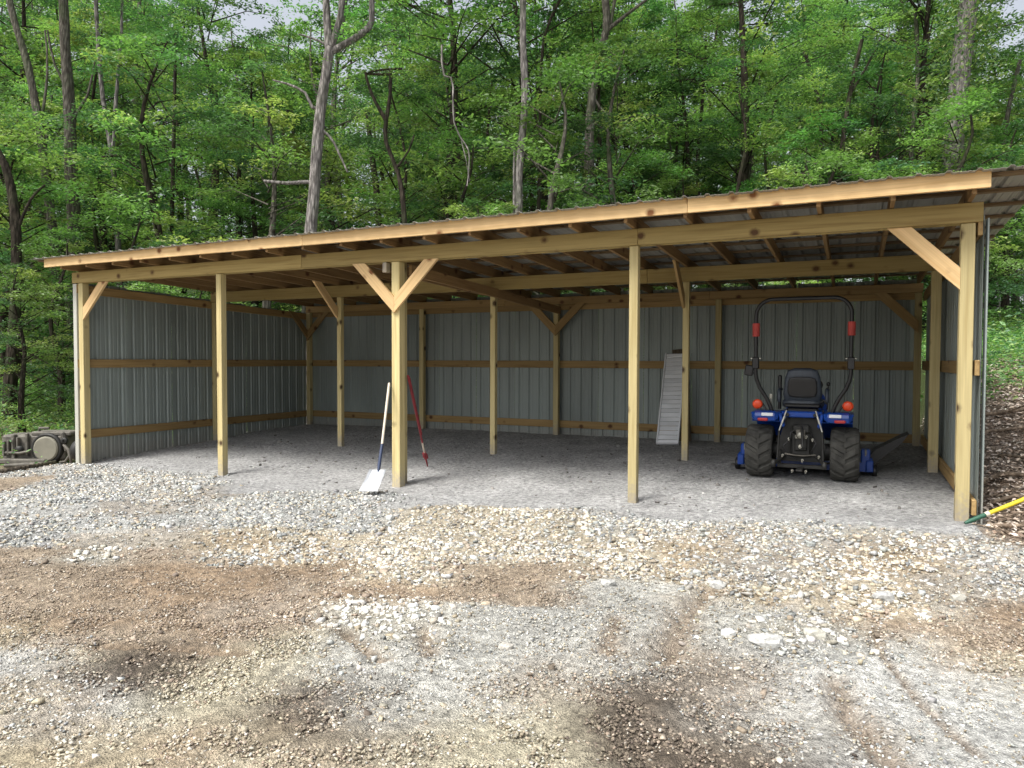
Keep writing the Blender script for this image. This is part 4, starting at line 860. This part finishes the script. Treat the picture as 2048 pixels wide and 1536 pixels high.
# ---------------------------------------------------------------- leaves
def leaf_quads(P, size, nrm_tilt=.55, droop=0.):
    """rhombus leaves at points P, returns V (4n), F (n,4->two tris via quad fold)"""
    n = len(P); a = rng.uniform(0, 2*PI, n)
    d = np.stack([np.cos(a), np.sin(a), rng.normal(-.15-droop, .35, n)], 1); d /= np.linalg.norm(d, axis=1)[:, None]
    up = np.stack([rng.normal(0, nrm_tilt, n), rng.normal(0, nrm_tilt, n), np.ones(n)], 1)
    s = np.cross(d, up); s /= np.linalg.norm(s, axis=1)[:, None]+1e-9
    L = size[:, None]; wd = L*rng.uniform(.36, .5, (n, 1)); nn_ = np.cross(s, d)
    V = np.stack([P, P+d*L*.45+s*wd*.5+nn_*L*.08, P+d*L, P+d*L*.45-s*wd*.5+nn_*L*.08], 1)
    b0 = np.arange(n)*4; F = np.stack([np.stack([b0, b0+1, b0+2], 1), np.stack([b0, b0+2, b0+3], 1)], 1).reshape(-1, 3)
    return V.reshape(-1, 3), F
LG = np.array([(.060, .125, .032), (.080, .145, .042), (.042, .100, .038), (.105, .165, .045), (.034, .085, .040), (.125, .165, .050), (.028, .062, .030)])*np.array([1.75, 1.78, 1.5])
def crown_mesh(name, H, Rad, z0, nb, lpb, size, seed, lean=.15, flat_=.30):
    r = np.random.default_rng(seed); P = []; C = []; limbs = MB()
    for i in range(nb):
        t = (i+r.uniform(0, 1))/nb; z = z0+(H-z0)*t
        env = (math.sin(PI*min(1, .12+t*.88))**.6)*Rad*r.uniform(.55, 1.1)+.25
        a = r.uniform(0, 2*PI); rise = r.uniform(-.1, .6)*env*.5
        e = np.array([math.cos(a)*env, math.sin(a)*env, z+rise]); s0 = np.array([0, 0, z-.25*env*.5])
        limbs.tube([tuple(s0), tuple(s0*.45+e*.55+np.array([0, 0, .12*env])), tuple(e)], [.012+.006*env, .008+.003*env, .004], 4, cap=False)
        nsub = 3+int(env*1.6)
        col = LG[r.integers(0, len(LG))]*r.uniform(.8, 1.2)
        for k in range(nsub):
            u = r.uniform(.35, 1.08); c = s0*(1-u)+e*u+np.array([0, 0, .12*env*math.sin(u*PI)])+r.normal(0, .22*env**.5, 3)*np.array([1, 1, .4])
            m_ = int(lpb/nsub*r.uniform(.7, 1.3)); q = r.normal(0, 1, (m_, 3)); q /= np.linalg.norm(q, axis=1)[:, None]; q *= r.uniform(0, 1, (m_, 1))**.45
            rs = r.uniform(.30, .58); pz = q*np.array([rs, rs, rs*flat_]); pz[:, 2] -= .18*(pz[:, 0]**2+pz[:, 1]**2)/rs
            P.append(c+pz); C.append(np.repeat((col*r.uniform(.85, 1.18))[None], m_, 0))
    P = np.concatenate(P); C = np.concatenate(C)*r.uniform(.8, 1.25, (len(P), 1))
    V, F = leaf_quads(P, r.uniform(.6, 1.25, len(P))*size)
    me = np_mesh(name, V, F, M['leaf'], np.repeat(C, 4, 0))
    return me, limbs, len(P)
def trunk_tube(pts, r0_, r1, seed, wob=.04, n=10):
    rn = random.Random(seed); pts = [Vector(p) for p in pts]; out = []; rad = []; tot = sum((pts[i+1]-pts[i]).length for i in range(len(pts)-1)); acc = 0
    for i in range(len(pts)-1):
        seg = (pts[i+1]-pts[i]).length; k = max(2, int(seg/.45))
        for j in range(k):
            t = j/k; p0 = pts[max(i-1, 0)]; p3 = pts[min(i+2, len(pts)-1)]; p1, p2 = pts[i], pts[i+1]
            q = .5*((2*p1)+(-p0+p2)*t+(2*p0-5*p1+4*p2-p3)*t*t+(-p0+3*p1-3*p2+p3)*t**3)
            out.append(q+Vector((rn.uniform(-1, 1), rn.uniform(-1, 1), 0))*wob*r0_*1.2); rad.append((r0_+(r1-r0_)*(acc+seg*t)/tot)*(1+rn.uniform(-.07, .07)))
        acc += seg
    out.append(pts[-1]); rad.append(r1); return out, rad
# trees one can tell apart
BARK = {'A': 'bark_pale', 'E': 'bark_pale', 'F': 'bark_grey', 'G': 'bark_pale', 'B': 'bark_grey', 'M': 'bark_pale', 'C': 'bark_grey', 'AD': 'bark_pale', 'W': 'bark_grey', 'K': 'bark_dark', 'AB': 'bark_grey', 'AC': 'bark_grey'}
TL = {'A': 'tall pale trunked tree forking high above the left third of the roof', 'B': 'thick dark straight trunk left of the shed above the fascia end', 'C': 'grey trunk leaning left just left of the thick dark one',
 'D': 'black curving trunk at the far left edge above the old engine', 'E': 'pale straight trunk right behind the middle of the roof', 'F': 'grey trunk with a Y fork against the sky right of centre',
 'G': 'stout ivy covered trunk behind the right end of the roof', 'H': 'slim black trunk leaning right left of the ivy covered one', 'I': 'crooked black tree with two thin forks and a level branch near the pale forked tree',
 'J': 'dark broad stem low behind the crooked black tree', 'K': 'thin dark stem just right of the pale straight trunk', 'L': 'thin dark straight stem between the pale twin stem and the pale forked tree',
 'M': 'pale slender twin stemmed tree right of the thick dark trunk', 'N': 'dark stem leaning left at the small sky gap', 'O': 'dark forked stem at the bright gap right of the leaning black one',
 'P': 'thin dark stem above the roof left of the sky gap', 'Q': 'thin straight stem in shade halfway to the pale forked tree', 'R': 'short bent stem with a low side branch near the roof edge',
 'S': 'thin black sapling just over the fascia with a tiny side stem', 'T': 'thin stem arching over to the left above the roof on the left', 'V': 'thin stem low behind the roof right of the Y forked trunk',
 'W': 'grey brown fanned stem just left of the pale forked tree', 'X': 'thin shaded stem beside the hanging vine', 'Y': 'wavy thin stem left of the pale straight trunk', 'Z': 'thin stem left of the thin dark stem above the roof',
 'AA': 'thin bowed stem in dense leaves over the right half of the roof', 'AB': 'grey stem left of the ivy covered trunk', 'AC': 'grey stem at the right edge of the picture', 'AD': 'tiny pale sapling trunk in the green to the right of the shed'}
variants = []
specs = [(13, 2.9, 2.2, 46, 240, .145), (11, 2.6, 1.2, 46, 240, .135), (15, 3.1, 3.5, 48, 240, .15), (9, 2.4, .8, 40, 240, .13), (12, 2.7, 1.6, 44, 240, .14), (7, 2.2, .4, 34, 250, .13)]
for i, (H, Rd, z0, nb, lp, sz) in enumerate(specs):
    me, limbs, n = crown_mesh('crown', H, Rd, z0, nb, lp, sz, 40+i)
    tp = [(0, 0, -.4)]+[(.25*math.sin(q*.9+i*2)*q/6, .25*math.cos(q*1.1+i)*q/6, H*q/8) for q in range(1, 9)]
    for mat_, wood_ in (('d', 'bark_dark'), ('g', 'bark_grey')):
        b = MB(); o_, rd_ = trunk_tube(tp, .11+.006*H, .02, i, n=8); b.tube(o_, rd_, 8); b.add(limbs.v, limbs.f, True)
        variants.append((H, me, b.mesh('trunk', M[wood_])))
small_crown, _, _ = crown_mesh('crown', 4.6, 2.2, .3, 20, 190, .115, 99)
for k, pl, w0, w1, brs in TREES:
    p0 = pl[0]; g = gz(p0[0], p0[1]); d = Vector(pl[0])-Vector(pl[1]); bx = p0[0]+d.x*.4; by = p0[1]+d.y*.4; g = gz(bx, by)
    t = empty('tree', (bx, by, g)); tag(t, TL[k], 'tree')
    base_pts = [(bx, by, g-.3)]+([((bx+p0[0])/2, (by+p0[1])/2, (g+p0[2])/2)] if p0[2]-g > 1.5 else [])
    P_ = [Vector(p)-Vector((bx, by, g)) for p in base_pts+[tuple(q) for q in pl]]
    b = MB(); o_, rd_ = trunk_tube(P_, w0*1.0, w1*.9, hash_ := sum(map(ord, k)), n=10); b.tube(o_, rd_, 12 if w0 > .12 else 8)
    b.build('trunk', M[BARK.get(k, 'bark_dark')], t)
    for bp, a_, e_ in brs:
        bq = [Vector(q) for q in bp]; best = None
        for i_ in range(len(pl)-1):      # root the limb in the trunk's heart
            for s_ in np.linspace(0, 1, 12):
                c_ = Vector(pl[i_]).lerp(Vector(pl[i_+1]), s_); d_ = (c_-bq[0]).length
                if best is None or d_ < best[0]: best = (d_, c_)
        if .03 < best[0] < .7: bq = [best[1]+(bq[0]-bq[1]).normalized()*.0]+bq
        b = MB(); o_, rd_ = trunk_tube([q-Vector((bx, by, g)) for q in bq], a_, e_, 7, wob=.15); b.tube(o_, rd_, 8); b.build('limb', M[BARK.get(k, 'bark_dark')], t)
    if k != 'AD':
        o = link('crown', small_crown if k not in 'ABCEFG' else variants[4][1], t); tp = P_[-1]; sc_ = .85 if k not in 'ABCEFG' else .8
        o.location = (tp.x, tp.y, tp.z-(2.2 if k not in 'ABCEFG' else 1.0)); o.scale = (sc_, sc_, sc_*.9); o.rotation_euler = (0, 0, len(k)*2.1+w0*40)
# ivy on the stout trunk
for k, pl, w0, w1, brs in TREES:
    if k != 'G': continue
    P = []; a = np.array(pl); r_ = np.random.default_rng(5)
    for i in range(7000):
        t = r_.uniform(0, len(a)-1.6); j = int(t); c = a[j]*(1-(t-j))+a[min(j+1, len(a)-1)]*(t-j); an = r_.uniform(0, 2*PI); rr_ = w0*r_.uniform(1.0, 2.6)
        if r_.uniform() < .35+.5*math.sin(t*5)**2: P.append(c+np.array([math.cos(an)*rr_, math.sin(an)*rr_, r_.normal(0, .2)]))
    P = np.array(P); V, F = leaf_quads(P, r_.uniform(.09, .17, len(P)), .9, .4); C = LG[r_.integers(0, 6, len(P))]*r_.uniform(.9, 1.3, (len(P), 1))
    o = link('ivy', np_mesh('ivy', V, F, M['leaf'], np.repeat(C, 4, 0))); tag(o, 'ivy clothing the stout trunk behind the right end of the roof', 'ivy', kind='stuff')
b = MB(); o_, rd_ = trunk_tube(VINE, .022, .013, 4, wob=.5); b.tube(o_, rd_, 6)
b.tube([VINE[5], (Vector(VINE[5])+Vector((.12, .03, -.5))), (Vector(VINE[5])+Vector((.2, .03, -.95)))], [.012, .01, .006], 5)
o = b.build('vine', M['bark_pale']); tag(o, 'pale dead vine hanging in front of the leaves above the roof', 'vine')
rng = np.random.default_rng(31)
# the woods: trees one can count but hardly tell apart
GRP = ['slender leafy trees filling the woods behind the shed', 'young leafy trees at the edge of the woods']
def place_tree(v, x, y, s, group, label, parent_scale=None):
    H, cm, tm = v; t = empty('tree', (x, y, gz(x, y)-.05), rng.uniform(0, 2*PI)); t.scale = (s, s, s*rng.uniform(.9, 1.1)); tag(t, label, 'tree', group)
    for nm, me in (('trunk', tm), ('crown', cm)):
        o = bpy.data.objects.new(nm, me); COL.objects.link(o); o.parent = t
    return t
def cam_pt(ang, dist): d = fw.xy.normalized(); rgt = Vector((d.y, -d.x)); q = d*dist+rgt*math.tan(ang)*dist; return CX+q.x, CY+q.y
placed = []; key = [(p[1][0][0], p[1][0][1]) for p in TREES]
def try_place(dmin, dmax, n, vs_, smin, smax, sep, group, label, ang=39):
    c = 0
    for q in range(n*12):
        if c >= n: break
        a = R(rng.uniform(-ang, ang)); dd = math.sqrt(rng.uniform(dmin**2, dmax**2)); x, y = cam_pt(a, dd)
        if -2.4 < x < 14.6 and y < 8.3: continue
        if y < -.5: continue
        if any((x-u)**2+(y-v)**2 < sep**2 for u, v in placed): continue
        # keep sight lines to the main trunks open
        if dd < 17.5 and any(abs(math.atan2(*(lambda e: (e.dot(r0.xy), e.dot(fw.xy)))(Vector((u-CX, v-CY))))-a) < .06 for (u, v), kk in zip(key, TREES) if kk[0] in 'ABCEFG'): continue
        placed.append((x, y)); c += 1; v = vs_[rng.integers(0, len(vs_))]; place_tree(variants[v], x, y, rng.uniform(smin, smax), group, label)
    print('placed', c, dmin)
L1 = 'slender tree deep in the woods behind the shed, its crown merging with its neighbours'
L2 = 'leafy young tree at the front of the woods just behind the roof line'
L3 = 'tall tree far back in the woods with pale light in its crown'
try_place(17.5, 23, 24, [6, 7, 10, 11], .8, 1.1, 1.6, GRP[1], L2)
try_place(23, 31, 48, [0, 2, 3, 4, 6, 8, 9], .85, 1.2, 1.7, GRP[0], L1)
try_place(31, 46, 56, [0, 1, 4, 5, 8], .95, 1.35, 2.2, GRP[0], L1)
try_place(46, 66, 36, [0, 4, 5, 8], 1.35, 1.75, 3.0, 'tall trees far back in the woods', L3)
# near foliage on the left and shrubs
def shrub(x, y, s, label, v=5):
    H, cm, tm = variants[v*2]; t = empty('shrub', (x, y, gz(x, y)-.05), rng.uniform(0, 6)); t.scale = (s, s, s); tag(t, label, 'shrub', 'leafy shrubs at the edge of the woods')
    for nm, me in (('stem', tm), ('foliage', cm)):
        o = bpy.data.objects.new(nm, me); COL.objects.link(o); o.parent = t
for x, y, s, lb in ((-3.9, 1.3, .5, 'bright leafy bush nearest the left edge over the old engine'), (-4.9, 2.7, .62, 'leafy bush between the black curving trunk and the left wall'), (-3.6, 3.4, .55, 'green shrub close against the far half of the left wall'), (-2.6, 4.6, .5, 'low shrub between the left wall and the woods'), (-5.2, 4.8, .75, 'tall leafy shrub at the left edge of the picture'),
                    (-7.2, 3.2, .9, 'broad shrub behind the black curving trunk'), (-4.8, 7.6, .8, 'shrub behind the left rear corner of the shed'), (-1.2, 7.4, .45, 'low shrub close behind the left wall'),
                    (15.3, 9.6, .55, 'shrub on the slope right of the shed'), (14.0, 12.2, .6, 'dark leafy shrub right of the shed above the green plants'), (16.6, 13.5, .8, 'large shrub at the right edge of the picture'), (14.9, 15.4, .8, 'shrub at the top of the slope right of the shed')):
    shrub(x, y, s, lb)
# low green cover
def cover(n, x0, x1, y0, y1, dens, size, name, label, hmax=.35, bright=1.3, seed=3):
    r = np.random.default_rng(seed); x = r.uniform(x0, x1, n); y = r.uniform(y0, y1, n)
    ok = dens(x, y) > r.uniform(0, 1, n); ok &= ~((x > -.25) & (x < 12.5) & (y < 5.75)); x, y = x[ok], y[ok]
    h = ground(x, y)+r.uniform(0, 1, len(x))**1.5*hmax*(.3+1.4*vnoise(x, y, .5, 4)); P = np.stack([x, y, h], 1)
    V, F = leaf_quads(P, r.uniform(.6, 1.3, len(x))*size, .8); C = LG[r.integers(0, 6, len(x))]*r.uniform(.8, 1.4, (len(x), 1))*bright
    o = link(name, np_mesh(name, V, F, M['leaf'], np.repeat(C, 4, 0))); tag(o, label, 'ground cover', kind='stuff'); print(name, len(x))
cover(45000, 12.6, 19, 3.8, 16, lambda x, y: sstep(3.8, 5.6, y+1.5*fbm(x, y, 1.2, 3, 5))*.95, .085, 'ground_plants', 'bright green low plants on the slope right of the shed')
cover(60000, -9, -.3, -1.5, 8, lambda x, y: sstep(.3, 1.0, -x+.3*fbm(x, y, .6, 3, 8))*sstep(-1.3, -.7, y)*.8*(1-(x > -2.0)*(y < .3)*.97), .08, 'ground_plants', 'green weeds and grass left of the shed', .42)
cover(70000, -14, 22, 5.9, 24, lambda x, y: sstep(-.2, .1, fbm(x, y, 1.6, 3, 15))*.8, .12, 'undergrowth', 'green undergrowth on the forest floor behind the shed', .6, 1.0, 8)
# dead leaves
r = np.random.default_rng(12); n = 26000; x = r.uniform(12.4, 15.5, n); y = r.uniform(-.9, 7, n); ok = (y > -.75+.5*r.uniform(size=n)); x, y = x[ok], y[ok]
P = np.stack([x, y, ground(x, y)+.012+r.uniform(0, .03, len(x))], 1); V, F = leaf_quads(P, r.uniform(.03, .08, len(x)), .35); C = palette(len(x), [(.50, .41, .33), (.38, .30, .23), (.58, .50, .42), (.27, .20, .15), (.52, .46, .40)], .25)
o = link('leaf_litter', np_mesh('leaf_litter', V, F, M['litter'], np.repeat(C, 4, 0))); tag(o, 'brown dead leaves matting the bank right of the shed', 'leaf litter', kind='stuff')
